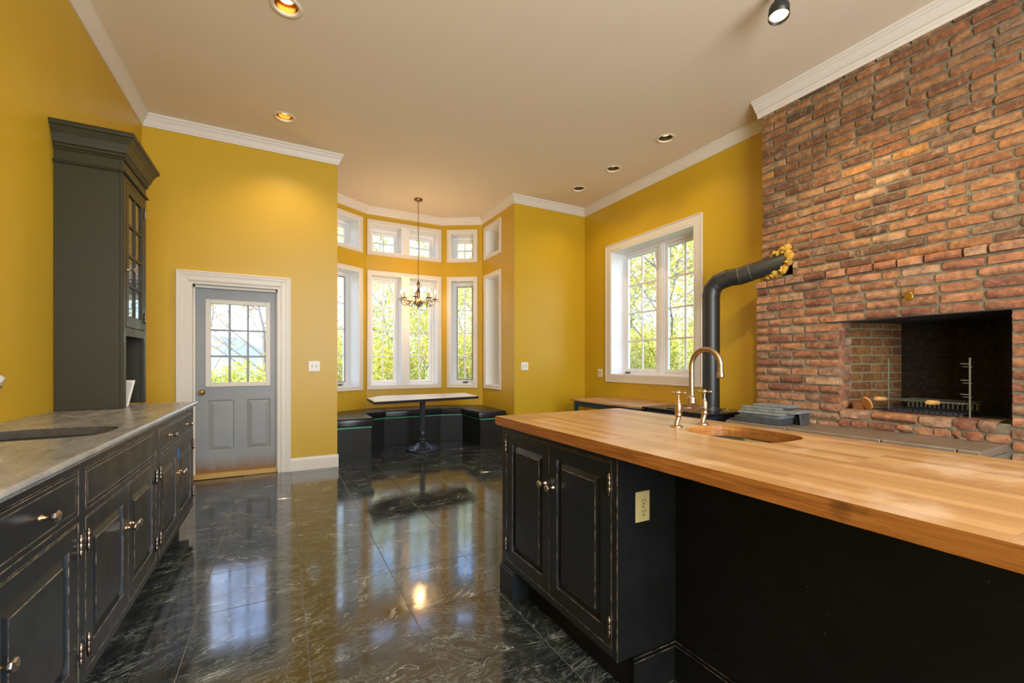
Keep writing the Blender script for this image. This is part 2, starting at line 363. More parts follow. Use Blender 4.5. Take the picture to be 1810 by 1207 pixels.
def thing(name, label, cat, loc=(0, 0, 0), group=None):
    o = bpy.data.objects.new(name, None); COL.objects.link(o); o.location = loc; o.empty_display_size = 0.1
    o['label'] = label; o['category'] = cat
    if group: o['group'] = group
    return o
def tag(o, label, cat, group=None):
    o['label'] = label; o['category'] = cat
    if group: o['group'] = group
    return o
def struct_empty(name, loc=(0, 0, 0)):
    o = bpy.data.objects.new(name, None); COL.objects.link(o); o.location = loc; o['kind'] = 'structure'; return o
def struct(name, mb, mats): return mb.build(name, mats, None, kind='structure')
def smoothed(o, angle=40):
    me = o.data; me.polygons.foreach_set('use_smooth', [True]*len(me.polygons))
    try: me.set_sharp_from_angle(angle=math.radians(angle))
    except Exception: pass
    return o
def superellipse(cx, cy, a, b, e=3.2, n=36):
    out = []
    for i in range(n):
        t = 2*PI*i/n; c, s = math.cos(t), math.sin(t)
        out.append((cx+a*math.copysign(abs(c)**(2/e), c), cy+b*math.copysign(abs(s)**(2/e), s)))
    return out
def slab_hole(mb, outer, holes, z0, z1, top=0, edge=0, inner=0):
    """horizontal slab with holes, added to mb; material slots for top/bottom, outer edge and hole edge"""
    for z in (z0, z1):
        bm = bmesh.new(); es = []
        for loop in [outer]+holes:
            vs = [bm.verts.new((x, y, z)) for x, y in loop]
            es += [bm.edges.new((vs[i], vs[(i+1) % len(vs)])) for i in range(len(vs))]
        bmesh.ops.triangle_fill(bm, use_beauty=True, use_dissolve=False, edges=es)
        bm.verts.index_update(); mb.mat(top)
        mb.add([tuple(v.co) for v in bm.verts], [[v.index for v in f.verts] for f in bm.faces]); bm.free()
    for loop, mi in [(outer, edge)]+[(h, inner) for h in holes]:
        n = len(loop); mb.mat(mi)
        mb.add([(x, y, z0) for x, y in loop]+[(x, y, z1) for x, y in loop], [(i, (i+1) % n, n+(i+1) % n, n+i) for i in range(n)])
    mb.mat(0); return mb

# ------------------------------------------------------------------ room dimensions
XL, XR, YD, YN, YB = -1.188, 4.23, 5.38, 5.45, 6.92
ZC = 3.62
NX0, NX1 = 0.581, 2.965
NK = [(NX0, YD), (NX0, 6.56), (1.166, YB), (2.379, YB), (NX1, 6.56), (NX1, YN)]
REAR = -2.3

def along(p0, p1):
    d = Vector((p1[0]-p0[0], p1[1]-p0[1])); L = d.length; d /= L; n = Vector((-d.y, d.x))   # room on the right, outward = left
    return (lambda s, t, z: (p0[0]+d.x*s+n.x*t, p0[1]+d.y*s+n.y*t, z)), L
def wall(name, p0, p1, z0, z1, th, openings=(), mat='wall', t0=0.0):
    f, L = along(p0, p1); mb = MB(f)
    ss = sorted({0, L, *[o[0] for o in openings], *[o[1] for o in openings]}); zs = sorted({z0, z1, *[o[2] for o in openings], *[o[3] for o in openings]})
    hole = lambda s, z: any(o[0] < s < o[1] and o[2] < z < o[3] for o in openings)
    for t in (t0, th):
        for i in range(len(ss)-1):
            for j in range(len(zs)-1):
                if not hole((ss[i]+ss[i+1])/2, (zs[j]+zs[j+1])/2):
                    mb.add([(ss[i], t, zs[j]), (ss[i+1], t, zs[j]), (ss[i+1], t, zs[j+1]), (ss[i], t, zs[j+1])], [(0, 1, 2, 3)])
    for a, b, c, d in list(openings)+[(0, L, z0, z1)]:
        for q in (((a, c), (b, c)), ((b, c), (b, d)), ((b, d), (a, d)), ((a, d), (a, c))):
            mb.add([(q[0][0], t0, q[0][1]), (q[1][0], t0, q[1][1]), (q[1][0], th, q[1][1]), (q[0][0], th, q[0][1])], [(0, 1, 2, 3)])
    bm_o = mb.build(name, M[mat], None, kind='structure')
    return bm_o

# floor: sub-slab and the marble tiles
fm = MB(); fm.box(-1.5, 5.2, REAR, 7.25, -0.14, -0.0035)
floor = struct('floor', fm, M['grout'])
TX, TY, TS = 0.1019, 2.055, 0.4542
tile_me = None
k = 0
for i in range(-4, 11):
    for j in range(-10, 12):
        x, y = TX+i*TS, TY+j*TS
        if x+TS < XL or x > 5.0 or y+TS < REAR+0.05 or y > 6.95: continue
        if y > 5.4 and (x+TS < 0.5 or x > 3.0): continue
        x0, x1, y0, y1 = max(x, XL+.002), min(x+TS, 4.95), max(y, REAR+.02), min(y+TS, 6.9)
        if y > 4.9 and x+TS > 2.9 and y1 > 5.45 and x0 > 2.9: y1 = 5.44
        if y > 4.9 and x1 < 0.6 and y1 > 5.6: y1 = 5.6
        if x1-x0 < .03 or y1-y0 < .03: continue
        t = MB().box(x0+.0012, x1-.0012, y0+.0012, y1-.0012, -0.012, rnd.uniform(-.0004, .0004), 0.0012)
        t.build('floor_tile', M['marble'], floor)

# ceiling with round holes for the recessed lamps
LAMPS = [(0.034, 3.30, 0), (0.034, 4.79, 0), (3.65, 3.303, 1), (3.65, 4.132, 1), (3.645, 4.828, 1)]
cm = MB(); slab_hole(cm, [(-1.6, REAR), (5.2, REAR), (5.2, 7.3), (-1.6, 7.3)], [[(x+0.078*math.cos(2*PI*a/24), y+0.078*math.sin(2*PI*a/24)) for a in range(24)] for x, y, _ in LAMPS], ZC, ZC+0.03)
ceiling = struct('ceiling', cm, M['ceil'])
struct('roof', MB().box(-1.6, 5.2, REAR, 7.3, ZC+0.2, ZC+0.3), M['ceil'])

# walls -----------------------------------------------------------------
wall('wall_left', (XL, REAR), (XL, YD+.15), 0, ZC, 0.2)
wall('wall_door', (XL, YD), (NX0, YD), 0, ZC, 0.15, [(XL*-1-0.815, XL*-1-0.005, 0.0, 2.035)])
wall('wall_return', (NX1, YN), (XR+.001, YN), 0, ZC, 0.15)
def wlen(p0, p1): return math.hypot(p1[0]-p0[0], p1[1]-p0[1])
ZL0, ZL1, ZU0, ZU1 = 0.845, 2.592, 2.935, 3.376
a_l = wlen(NK[1], NK[2])
op_ang = lambda L: [(0.142, L-0.135, ZL0, ZL1), (0.142, L-0.135, ZU0, ZU1)]
op_back = [(0.060, 1.150, ZL0, ZL1), (0.060, 1.150, ZU0, ZU1)]
wall('wall_bay_left', (NX0, YD+.15), NK[1], 0, ZC, 0.27, [(0.39, 0.89, ZL0, ZL1), (0.39, 0.89, ZU0, ZU1)])
wall('wall_bay_angled_left', NK[1], NK[2], 0, ZC, 0.27, op_ang(a_l))
wall('wall_bay_back', NK[2], NK[3], 0, ZC, 0.27, op_back)
wall('wall_bay_angled_right', NK[3], NK[4], 0, ZC, 0.27, op_ang(a_l))
wall('wall_bay_right', NK[4], (NX1, YN+.15), 0, ZC, 0.27, [(0.14, 0.64, ZL0, ZL1), (0.14, 0.64, ZU0, ZU1)])
wall('wall_right', (XR, YN+.15), (XR, 2.30), 0, ZC, 0.27, [(YN+.15-4.834, YN+.15-3.394, 1.033, 2.813)])
wall('wall_rear', (XR+1, REAR), (XL, REAR), 0, ZC, 0.15)

# crown moulding and baseboards: profiles swept with mitres ---------------
def sweep(names, pts, prof, mat, start_cap=True):
    n = len(pts); P = [Vector(p) for p in pts]; mit = []
    for i in range(n):
        ds = []
        if i > 0: ds.append((P[i]-P[i-1]).normalized())
        if i < n-1: ds.append((P[i+1]-P[i]).normalized())
        ns = [Vector((d.y, -d.x)) for d in ds]
        mit.append(ns[0] if len(ns) == 1 else (ns[0]+ns[1])/(1+ns[0].dot(ns[1])))
    for i in range(n-1):
        mb = MB(); k = len(prof)
        vs = [(P[j].x+mit[j].x*d, P[j].y+mit[j].y*d, z) for j in (i, i+1) for d, z in prof]
        mb.add(vs, [(a, (a+1) % k, k+(a+1) % k, k+a) for a in range(k)]+[tuple(range(k)), tuple(range(k, 2*k))])
        mb.build(names[i], M[mat], None, kind='structure')
CROWN = [(0, 3.505), (.010, 3.505), (.013, 3.518), (.018, 3.522), (.024, 3.535), (.036, 3.560), (.050, 3.580), (.056, 3.592), (.060, 3.594), (.066, 3.600), (.066, ZC-.0005), (0, ZC-.0005)]
sweep(['trim_%d' % i for i in range(1, 10)], [(XL, REAR), (XL, YD)]+NK+[(XR, YN), (XR, 2.46)], CROWN, 'trim')
CROWNB = [(0, 3.49), (.012, 3.49), (.014, 3.515), (.022, 3.520), (.024, 3.535), (.040, 3.540), (.055, 3.555), (.080, 3.585), (.092, 3.592), (.094, 3.600), (.104, 3.604), (.112, 3.612), (.112, ZC-.0005), (0, ZC-.0005)]
sweep(['trim_10', 'trim_11'], [(4.2, 2.475), (3.955, 2.475), (3.955, REAR)][1:], CROWNB, 'trim')
BASE = [(0, 0.0), (.016, 0.0), (.016, .115), (.013, .122), (.010, .128), (.008, .142), (.0, .145)]
sweep(['baseboard_door'], [(0.089, YD), (NX0+.012, YD)], BASE, 'trim')
sweep(['baseboard_left'], [(XL, 4.06), (XL, YD)], BASE, 'trim')
sweep(['baseboard_return', 'baseboard_right'], [(NX1, YN), (XR, YN), (XR, 2.6)], BASE, 'trim')

# windows -----------------------------------------------------------------
def window(name, p0, p1, s0, s1, z0, z1, cols, rows, sashes=1, casing=0.046, depth=0.25, st=0.040, fr=0.026, frt=0.026, frb=0.026, mull=0.135, dark=False, crank=False, flush=False):
    f, _ = along(p0, p1)
    root = struct_empty(name, f((s0+s1)/2, 0, z0))
    mb = MB(f); mb.ring(s0-casing, s1+casing, z0-casing, z1+casing, casing, casing, casing, casing, -0.016, 0.002, 0.003)
    mb.ring(s0-casing-.006, s1+casing+.006, z0-casing-.006, z1+casing+.006, .014, .014, .014, .014, -0.024, 0.002, 0.003)
    mb.build('casing', M['trim'], root)
    j = MB(f); w = 0.014; e = 0.0008
    j.box(s0+e, s0+w, -0.012, depth+.05, z0+e, z1-e); j.box(s1-w, s1-e, -0.012, depth+.05, z0+e, z1-e); j.box(s0+w, s1-w, -0.012, depth+.05, z1-w, z1-e); j.box(s0+w, s1-w, -0.012, depth+.05, z0+e, z0+w)
    j.build('jamb', M['white'], root)
    a, b, c, d = s0+w, s1-w, z0+w, z1-w
    bays = [(a, b)] if sashes == 1 else [(a, (a+b)/2-mull/2), ((a+b)/2+mull/2, b)]
    if sashes == 2:
        MB(f).box((a+b)/2-mull/2, (a+b)/2+mull/2, (depth-.03 if flush else -0.008), depth+.05, c, d, 0.003).build('mullion', M['white'], root)
    for (u0, u1) in bays:
        MB(f).ring(u0, u1, c, d, fr, fr, frb, frt, depth-.022, depth+.05, 0.003).build('frame', M['white'], root)
        g0, g1, h0, h1 = u0+fr, u1-fr, c+frb, d-frt
        sm = MB(f); sm.ring(g0+.001, g1-.001, h0+.001, h1-.001, st, st, st, st, depth-.006, depth+.034, 0.004)
        sash = sm.build('sash', M['white'], root)
        if dark: MB(f).ring(g0+st-.012, g1-st+.012, h0+st-.012, h1-st+.012, .012, .012, .012, .012, depth-.012, depth-.004, 0.001).build('screen_frame', M['darkbronze'], root)
        x0, x1, y0, y1 = g0+st, g1-st, h0+st, h1-st; mw = 0.011
        for i in range(1, cols):
            x = x0+(x1-x0)*i/cols; MB(f).box(x-mw, x+mw, depth+.004, depth+.026, y0, y1, 0.003).build('muntin', M['white'], sash)
        for i in range(1, rows):
            y = y0+(y1-y0)*i/rows; MB(f).box(x0, x1, depth+.003, depth+.027, y-mw, y+mw, 0.003).build('muntin', M['white'], sash)
        for i in range(cols):
            for r in range(rows):
                MB(f).box(x0+(x1-x0)*i/cols, x0+(x1-x0)*(i+1)/cols, depth+.013, depth+.017, y0+(y1-y0)*r/rows, y0+(y1-y0)*(r+1)/rows).build('pane', M['glass'], sash)
    if crank:
        s = bays[0][0]+0.16 if sashes == 1 else bays[0][0]+.05
        h = MB(f); h.box(s, s+.09, depth-.05, depth-.022, c+.004, c+.022, 0.004); h.tube([(s+.02, depth-.045, c+.02), (s+.05, depth-.055, c+.032), (s+.11, depth-.05, c+.026)], 0.006, 6)
        h.build('crank_handle', M['darkbronze'], root, label='dark crank handle on the bottom of the frame')
    return root
wl = lambda lo, up: None
window('window_1', NK[1], NK[2], 0.142, a_l-0.135, ZL0, ZL1, 2, 4, dark=True, crank=True)
window('window_2', NK[1], NK[2], 0.142, a_l-0.135, ZU0, ZU1, 2, 2, frt=0.05)
window('window_3', NK[2], NK[3], 0.060, 1.150, ZL0, ZL1, 2, 4, sashes=2)
window('window_4', NK[2], NK[3], 0.060, 1.150, ZU0, ZU1, 2, 2, sashes=2, frt=0.05)
window('window_5', NK[3], NK[4], 0.142, a_l-0.135, ZL0, ZL1, 2, 4, dark=True, crank=True)
window('window_6', NK[3], NK[4], 0.142, a_l-0.135, ZU0, ZU1, 2, 2, frt=0.05)
window('window_7', NK[4], (NX1, YN), 0.14, 0.64, ZL0, ZL1, 2, 4)
window('window_8', NK[4], (NX1, YN), 0.14, 0.64, ZU0, ZU1, 2, 2, frt=0.05)
window('window_9', (NX0, YD+.15), NK[1], 0.39, 0.89, ZL0, ZL1, 2, 4)
window('window_10', (NX0, YD+.15), NK[1], 0.39, 0.89, ZU0, ZU1, 2, 2, frt=0.05)
window('window_11', (XR, YN), (XR, 2.3), YN-4.834, YN-3.394, 1.033, 2.813, 2, 4, sashes=2, casing=0.098, st=0.048, mull=0.055, flush=True, crank=True)

# back door -----------------------------------------------------------------
door = struct_empty('door_1', (-0.41, YD, 0))
cs = MB()
for (a, b, t) in ((0, .098, .014), (.010, .088, .020), (.060, .098, .028), (.086, .104, .034)):
    cs.box(-.815-b, -.815-a, YD-t, YD+.002, 0, 2.035+b, .003); cs.box(-.005+a, -.005+b, YD-t, YD+.002, 0, 2.035+b, .003); cs.box(-.815-a, -.005+a, YD-t, YD+.002, 2.035+a, 2.035+b, .003)
cs.build('casing', M['trim'], door)
jb = MB(); jb.box(-.8145, -.790, YD-.004, YD+.15, 0, 2.034); jb.box(-.030, -.0055, YD-.004, YD+.15, 0, 2.034); jb.box(-.790, -.030, YD-.004, YD+.15, 2.010, 2.034)
jb.box(-.790, -.776, YD+.07, YD+.112, 0, 2.01); jb.box(-.044, -.030, YD+.07, YD+.112, 0, 2.01); jb.box(-.790, -.030, YD+.07, YD+.112, 1.985, 2.01)
jb.build('jamb', M['trim'], door)
DY = 5.502
dl = MB(lambda x, y, z: (x, DY+y, z))
# leaf as cells around the lite, with two pressed panels below
def rings(mb, x0, x1, z0, z1, steps):
    prev = None
    for ins, dep in steps:
        r = [(x0+ins, dep, z0+ins), (x1-ins, dep, z0+ins), (x1-ins, dep, z1-ins), (x0+ins, dep, z1-ins)]
        if prev: mb.add(prev+r, [(i, (i+1) % 4, 4+(i+1) % 4, 4+i) for i in range(4)])
        prev = r
    mb.add(prev, [(0, 1, 2, 3)])
LX0, LX1, LZ0, LZ1 = -.66, -.135, .985, 1.84
pan = [(-.672, -.44, .27, .81), (-.325, -.10, .27, .81)]
xs = sorted({-.788, -.032, LX0, LX1, *[p[0] for p in pan], *[p[1] for p in pan]}); zs = sorted({.052, 2.006, LZ0, LZ1, .27, .81})
for i in range(len(xs)-1):
    for j in range(len(zs)-1):
        cx, cz = (xs[i]+xs[i+1])/2, (zs[j]+zs[j+1])/2
        if LX0 < cx < LX1 and LZ0 < cz < LZ1: continue
        if any(p[0] < cx < p[1] and p[2] < cz < p[3] for p in pan): continue
        dl.add([(xs[i], 0, zs[j]), (xs[i+1], 0, zs[j]), (xs[i+1], 0, zs[j+1]), (xs[i], 0, zs[j+1])], [(0, 1, 2, 3)])
for p in pan: rings(dl, *p, [(0, 0), (.012, .008), (.022, .006), (.045, .0), (.050, -.001)])
for q in ((( -.788, .052), (-.032, .052)), ((-.032, .052), (-.032, 2.006)), ((-.032, 2.006), (-.788, 2.006)), ((-.788, 2.006), (-.788, .052)), ((LX0, LZ0), (LX1, LZ0)), ((LX1, LZ0), (LX1, LZ1)), ((LX1, LZ1), (LX0, LZ1)), ((LX0, LZ1), (LX0, LZ0))):
    dl.add([(q[0][0], 0, q[0][1]), (q[1][0], 0, q[1][1]), (q[1][0], .042, q[1][1]), (q[0][0], .042, q[0][1])], [(0, 1, 2, 3)])
leaf = dl.build('leaf', M['doorgrey'], door, label='grey painted leaf, rust stained along the bottom')
MB().box(-.786, -.034, DY+.004, DY+.010, .050, .056).build('bottom_seal', M['rust'], door, label='rusty bottom edge')
lf = MB(lambda s, t, z: (s, DY+t, z)); lf.ring(LX0-.034, LX1+.034, LZ0-.034, LZ1+.034, .046, .046, .046, .046, -.014, .04, .004)
lite = lf.build('lite_frame', M['trim'], door)
gx0, gx1, gz0, gz1 = LX0+.012, LX1-.012, LZ0+.012, LZ1-.012
for i in (1, 2):
    x = gx0+(gx1-gx0)*i/3; MB().box(x-.010, x+.010, DY-.008, DY+.012, gz0, gz1, .003).build('muntin', M['doorgrey'], lite)
    z = gz0+(gz1-gz0)*i/3; MB().box(gx0, gx1, DY-.007, DY+.011, z-.010, z+.010, .003).build('muntin', M['doorgrey'], lite)
for i in range(3):
    for j in range(3):
        MB().box(gx0+(gx1-gx0)*i/3, gx0+(gx1-gx0)*(i+1)/3, DY+.014, DY+.018, gz0+(gz1-gz0)*j/3, gz0+(gz1-gz0)*(j+1)/3).build('pane', M['glass'], lite)
for x, z in ((LX0-.02, LZ1+.02), (LX1+.02, LZ1+.02), (LX0-.02, LZ0-.02), (LX1+.02, LZ0-.02), (-.40, LZ1+.022), (-.40, LZ0-.022), (LX0-.02, 1.42), (LX1+.02, 1.42)):
    MB().lathe([(.005, 0), (.005, .002), (.002, .003)], (x, DY-.0142, z), 6, (0, -1, 0)).build('screw_cap', M['plate'], lite)
kn = MB(); kn.lathe([(.030, 0), (.030, .006), (.012, .010), (.010, .030), (.020, .036), (.027, .046), (.027, .056), (.020, .066), (.006, .070)], (-.722, DY, .897), 18, (0, -1, 0))
kn.build('door_knob', M['brass'], door, label='round polished brass knob')
for z in (.30, 1.05, 1.78):
    MB().tube([(-.789, DY-.008, z-.05), (-.789, DY-.008, z+.05)], .007, 8).build('hinge', M['oldbrass'], door)
MB().box(-.7895, -.0305, YD+.03, YD+.15, 0, .05, .006).build('threshold', M['sill'], door, label='yellowed wooden threshold')

# ------------------------------------------------------------------ left run: base cabinets
CXF = -0.570   # face-frame front
def panel_door(f, s0, s1, z0, z1, parent, name='door', drawer=False, stile=.062):
    """raised panel door (or flat drawer front) in (s, depth-out, z); front of the frame at depth 0"""
    mb = MB(f); e = .0022
    prev = None
    steps = [(0, -.020, 0), (0, -e*.6, 0), (e, 0, 1)]
    if drawer: steps += [(.012, 0, 0), (.0135, -.002, 1), (.016, 0.0, 1)]
    else: steps += [(stile, 0, 0), (stile+e, -e, 1), (stile+.004, -.014, 0), (stile+.010, -.014, 0), (stile+.034, -.0035, 0), (stile+.0365, -.0015, 1)]
    for ins, dep, mi in steps:
        r = [(s0+ins, dep, z0+ins), (s1-ins, dep, z0+ins), (s1-ins, dep, z1-ins), (s0+ins, dep, z1-ins)]
        if prev: mb.mat(mi); mb.add(prev+r, [(i, (i+1) % 4, 4+(i+1) % 4, 4+i) for i in range(4)])
        prev = r
    mb.mat(0); mb.add(prev, [(0, 1, 2, 3)])
    return mb.build(name, [M['black'], M['worn']], parent)
def knob(f, s, z, parent, mats=('copper', 'nickel')):
    c0 = Vector(f(s, 0, z)); ax = Vector(f(s, 1, z))-c0
    o = MB().lathe([(.009, -.001), (.009, .003), (.005, .006), (.0045, .022), (.009, .025), (.008, .028)], c0, 12, ax).build('knob', M[mats[0]], parent)
    MB().lathe([(.007, .0), (.0155, .002), (.0165, .006), (.0165, .010), (.012, .014), (.004, .016)], c0+ax*.026, 8, ax, smooth=False).build('knob_cap', M[mats[1]], o)
    return o
def hinge(f, s, z, parent):
    mb = MB(); p = Vector(f(s, .006, z))
    mb.lathe([(.002, -.040), (.0035, -.037), (.0025, -.034), (.0062, -.033), (.0062, -.011), (.0055, -.010), (.0062, -.009), (.0062, .011), (.0055, .012), (.0062, .013), (.0062, .033), (.0025, .034), (.0035, .037), (.002, .040)], p, 8)
    return mb.build('hinge', M['hinge'], parent)
fl = lambda s, t, z: (CXF+t, s, z)
ZT, ZR = .879, .150
def base_unit(y0, y1, label, drawers, doors, knob_d, knob_r, hinges):
    r = thing('base_cabinet', label, 'cabinet', (CXF-.3, (y0+y1)/2, 0), 'black base cabinets along the left wall')
    b = MB(); b.box(XL+.003, CXF-.025, y0+.0005, y1-.0005, .10, ZT-.0005); b.build('carcass', M['inside'], r)
    MB().box(XL+.003, CXF-.085, y0+.0005, y1-.0005, .001, .1).build('toe_kick', M['pureblack'], r)
    zd = sorted({ZR+.034, .688, .716, .855})
    ff = MB(fl)
    ys = [y0+.0005]+sorted({v for d in drawers+doors for v in d})+[y1-.0005]
    lo, hi = min(v for d in drawers+doors for v in d), max(v for d in drawers+doors for v in d)
    ff.box(y0+.0005, lo, -.024, 0, ZR, ZT-.0005, .002); ff.box(hi, y1-.0005, -.024, 0, ZR, ZT-.0005, .002)
    ff.box(lo, hi, -.024, 0, ZR, .183, .002); ff.box(lo, hi, -.024, 0, .688, .716, .002); ff.box(lo, hi, -.024, 0, .856, ZT-.0005, .002)
    ff.build('face_frame', M['black'], r)
    wb = MB(fl)   # worn bead lines round each opening
    for (a, b_, z0, z1) in [(a, b_, .183, .688) for a, b_ in [(lo, hi)]]+[(a, b_, .716, .856) for a, b_ in drawers]:
        wb.ring(a-.004, b_+.004, z0-.004, z1+.004, .003, .003, .003, .003, -.002, .0016, .0008)
    wb.build('bead', M['worn'], r)
    dws = [panel_door(fl, a+.003, b_-.003, .719, .853, r, 'drawer', True) for a, b_ in drawers]
    drs = [panel_door(fl, a+.002, b_-.002, .186, .685, r) for a, b_ in doors]
    for i, s in knob_d: knob(fl, s, .784, dws[i])
    for i, s in knob_r: knob(fl, s, .512, drs[i])
    for i, s in hinges:
        for z in (.262, .610): hinge(fl, s, z, drs[i])
    return r
base_unit(0.785, 1.345, 'black base cabinet at the near end of the left run, mostly out of view', [(.815, 1.315)], [(.815, 1.315)], [(0, 1.065)], [(0, .845)], [(0, 1.309)])
base_unit(1.345, 1.897, 'single-door black base cabinet nearest the camera under the grey stone counter', [(1.375, 1.867)], [(1.375, 1.867)], [(0, 1.62)], [(0, 1.404)], [(0, 1.872)])
base_unit(1.897, 2.872, 'black base cabinet with knobless wide drawer front below the stone sink', [(1.930, 2.840)], [(1.930, 2.382), (2.382, 2.840)], [], [(0, 2.352), (1, 2.412)], [(0, 1.936), (1, 2.834)])
fu = base_unit(2.872, 3.930, 'black base cabinet with blue tape at the far end beside the grey door', [(2.910, 3.895)], [(2.910, 3.402), (3.402, 3.895)], [(0, 3.15), (0, 3.655)], [(0, 3.372), (1, 3.432)], [(0, 2.916), (1, 3.889)])
MB(fl).box(3.385, 3.420, .0005, .0012, .592, .66).build('tape', M['tape'], fu, label='piece of blue masking tape')

# stone counter with ogee front and sink cut-out
CT = thing('stone_countertop', 'grey soapstone countertop with moulded front edge on left base cabinets', 'countertop', (-.87, 2.35, .88))
SINKL = superellipse(-.845, 2.435, .215, .180, 3.4)
top = MB(); slab_hole(top, [(XL+.003, .79), (-.580, .79), (-.580, 3.935), (XL+.003, 3.935)], [SINKL], .8805, .915, 0, 0, 1)
top.build('slab', [M['soap'], M['cutstone']], CT)
pf = [(.0, .8805), (.012, .8805), (.022, .884), (.022, .889), (.026, .893), (.034, .897), (.036, .902), (.034, .909), (.026, .914), (.020, .915), (.0, .915)]
ed = MB(); n = len(pf)
path = [((-.580, .79), (1, 0)), ((-.580, 3.935), (1, 1)), ((XL+.003, 3.935), (0, 1))]
vs = [(p[0]+m[0]*d, p[1]+m[1]*d, z) for p, m in path for d, z in pf]
ed.add(vs, [(j*n+a, j*n+(a+1) % n, (j+1)*n+(a+1) % n, (j+1)*n+a) for j in range(2) for a in range(n)]+[tuple(range(n)), tuple(range(2*n, 3*n))])
ed.build('moulded_edge', M['soap'], CT)
def basin(name, label, cx, cy, a, b, e, zt, dep, mat):
    mb = MB(); lp = [superellipse(cx, cy, a*s, b*s, e) for s in (1.10, 1.035, 1.02, .97, .90, .78, .1)]; zz = [zt, zt, zt-.01, zt-dep*.6, zt-dep*.9, zt-dep, zt-dep-.004]
    n = len(lp[0]); vs = [(x, y, z) for P, z in zip(lp, zz) for x, y in P]
    mb.add(vs, [(j*n+i, j*n+(i+1) % n, (j+1)*n+(i+1) % n, (j+1)*n+i) for j in range(len(lp)-1) for i in range(n)], True); mb.add(vs[-n:], [tuple(range(n))])
    r = thing(name, label, 'sink', (cx, cy, zt-dep))
    o = mb.build('basin', M[mat], r); sol = o.modifiers.new('thickness', 'SOLIDIFY'); sol.thickness = .003; sol.offset = -1
    MB().lathe([(.040, 0), (.040, .003), (.030, .004), (.028, .001), (.004, .001)], (cx, cy, zt-dep-.0005), 18).build('drain', M['nickel'], r)
    return r
basin('undermount_sink', 'steel undermount sink below the cut-out in the grey stone counter', -.845, 2.435, .215, .180, 3.4, .8795, .16, 'steel')

# white wall faucet at the left edge
wf = thing('wall_faucet', 'white porcelain faucet on the yellow wall at the left edge', 'faucet', (XL, 2.78, 1.12))
f0 = MB(); f0.lathe([(.032, 0), (.032, .006), (.020, .012), (.020, .05), (.026, .056), (.026, .085), (.015, .095)], (XL+.001, 2.75, 1.128), 16, (1, 0, 0)); f0.build('body', M['porcelain'], wf)
f1 = MB(); f1.tube([(XL+.065, 2.74, 1.14), (XL+.075, 2.70, 1.19), (XL+.09, 2.60, 1.225), (XL+.10, 2.50, 1.22), (XL+.105, 2.46, 1.17)], [.016, .015, .013, .012, .012], 10); f1.build('spout', M['porcelain'], wf)
f2 = MB(); f2.lathe([(.022, 0), (.024, .01), (.020, .03), (.013, .055), (.010, .072), (.004, .078)], (XL+.07, 2.768, 1.128), 14, (0, 1, 0)); f2.build('handle', M['porcelain'], wf)
MB().lathe([(.010, 0), (.012, .012), (.008, .024)], (XL+.07, 2.785, 1.108), 10, (.3, .6, -.6)).build('handle_knob', M['nickel'], wf)

# hutch on the counter
HX, HY0, HY1, HZ0, HZ1 = -.868, 3.535, 4.045, .9155, 2.628
# the far part of the hutch stands past the counter: the counter run carries it to its own end
hu = thing('hutch_cabinet', 'tall black upper cabinet with glazed door standing on the stone counter', 'cabinet', ((XL+HX)/2, (HY0+HY1)/2, HZ0))
hs = MB(); hs.box(XL+.002, HX-.018, HY0, HY0+.02, HZ0, 2.50, .002); hs.build('side_panel', M['hutch'], hu)
hs = MB(); hs.box(XL+.002, HX-.018, HY1-.02, HY1, HZ0, 2.50, .002); hs.build('side_panel', M['hutch'], hu)
MB().box(XL+.002, XL+.012, HY0+.02, HY1-.02, HZ0, 2.50).build('back_panel', M['inside'], hu)
MB().box(XL+.012, HX-.018, HY0+.02, HY1-.02, 1.385, 1.405).build('shelf', M['inside'], hu)
for z in (1.71, 2.0): MB().box(XL+.012, HX-.05, HY0+.02, HY1-.02, z, z+.018).build('shelf', M['inside'], hu)
fh = lambda s, t, z: (HX+t, s, z)
ff = MB(fh); ff.box(HY0, HY0+.05, -.018, 0, HZ0, 2.50, .0015); ff.box(HY1-.05, HY1, -.018, 0, HZ0, 2.50, .0015); ff.box(HY0+.05, HY1-.05, -.018, 0, 1.375, 1.43, .0015); ff.box(HY0+.05, HY1-.05, -.018, 0, 2.36, 2.50, .0015)
ff.build('face_frame', M['hutch'], hu)
hd = MB(fh); hd.ring(HY0+.052, HY1-.052, 1.432, 2.358, .055, .055, .075, .06, -.020, .001, .003)
hdoor = hd.build('door', M['hutch'], hu)
hx0, hx1, hz0, hz1 = HY0+.107, HY1-.107, 1.507, 2.298
MB(fh).box((hx0+hx1)/2-.009, (hx0+hx1)/2+.009, -.018, -.001, hz0, hz1, .003).build('muntin', M['hutch'], hdoor)
for i in (1, 2, 3):
    z = hz0+(hz1-hz0)*i/4; MB(fh).box(hx0, hx1, -.017, -.0005, z-.009, z+.009, .003).build('muntin', M['hutch'], hdoor)
for i in range(2):
    for j in range(4): MB(fh).box(hx0+(hx1-hx0)*i/2, hx0+(hx1-hx0)*(i+1)/2, -.012, -.009, hz0+(hz1-hz0)*j/4, hz0+(hz1-hz0)*(j+1)/4).build('pane', M['glass'], hdoor)
knob(fh, HY0+.075, 1.80, hdoor, ('oldbrass', 'oldbrass'))
for z in (1.52, 2.27): hinge(fh, HY1-.051, z, hdoor)
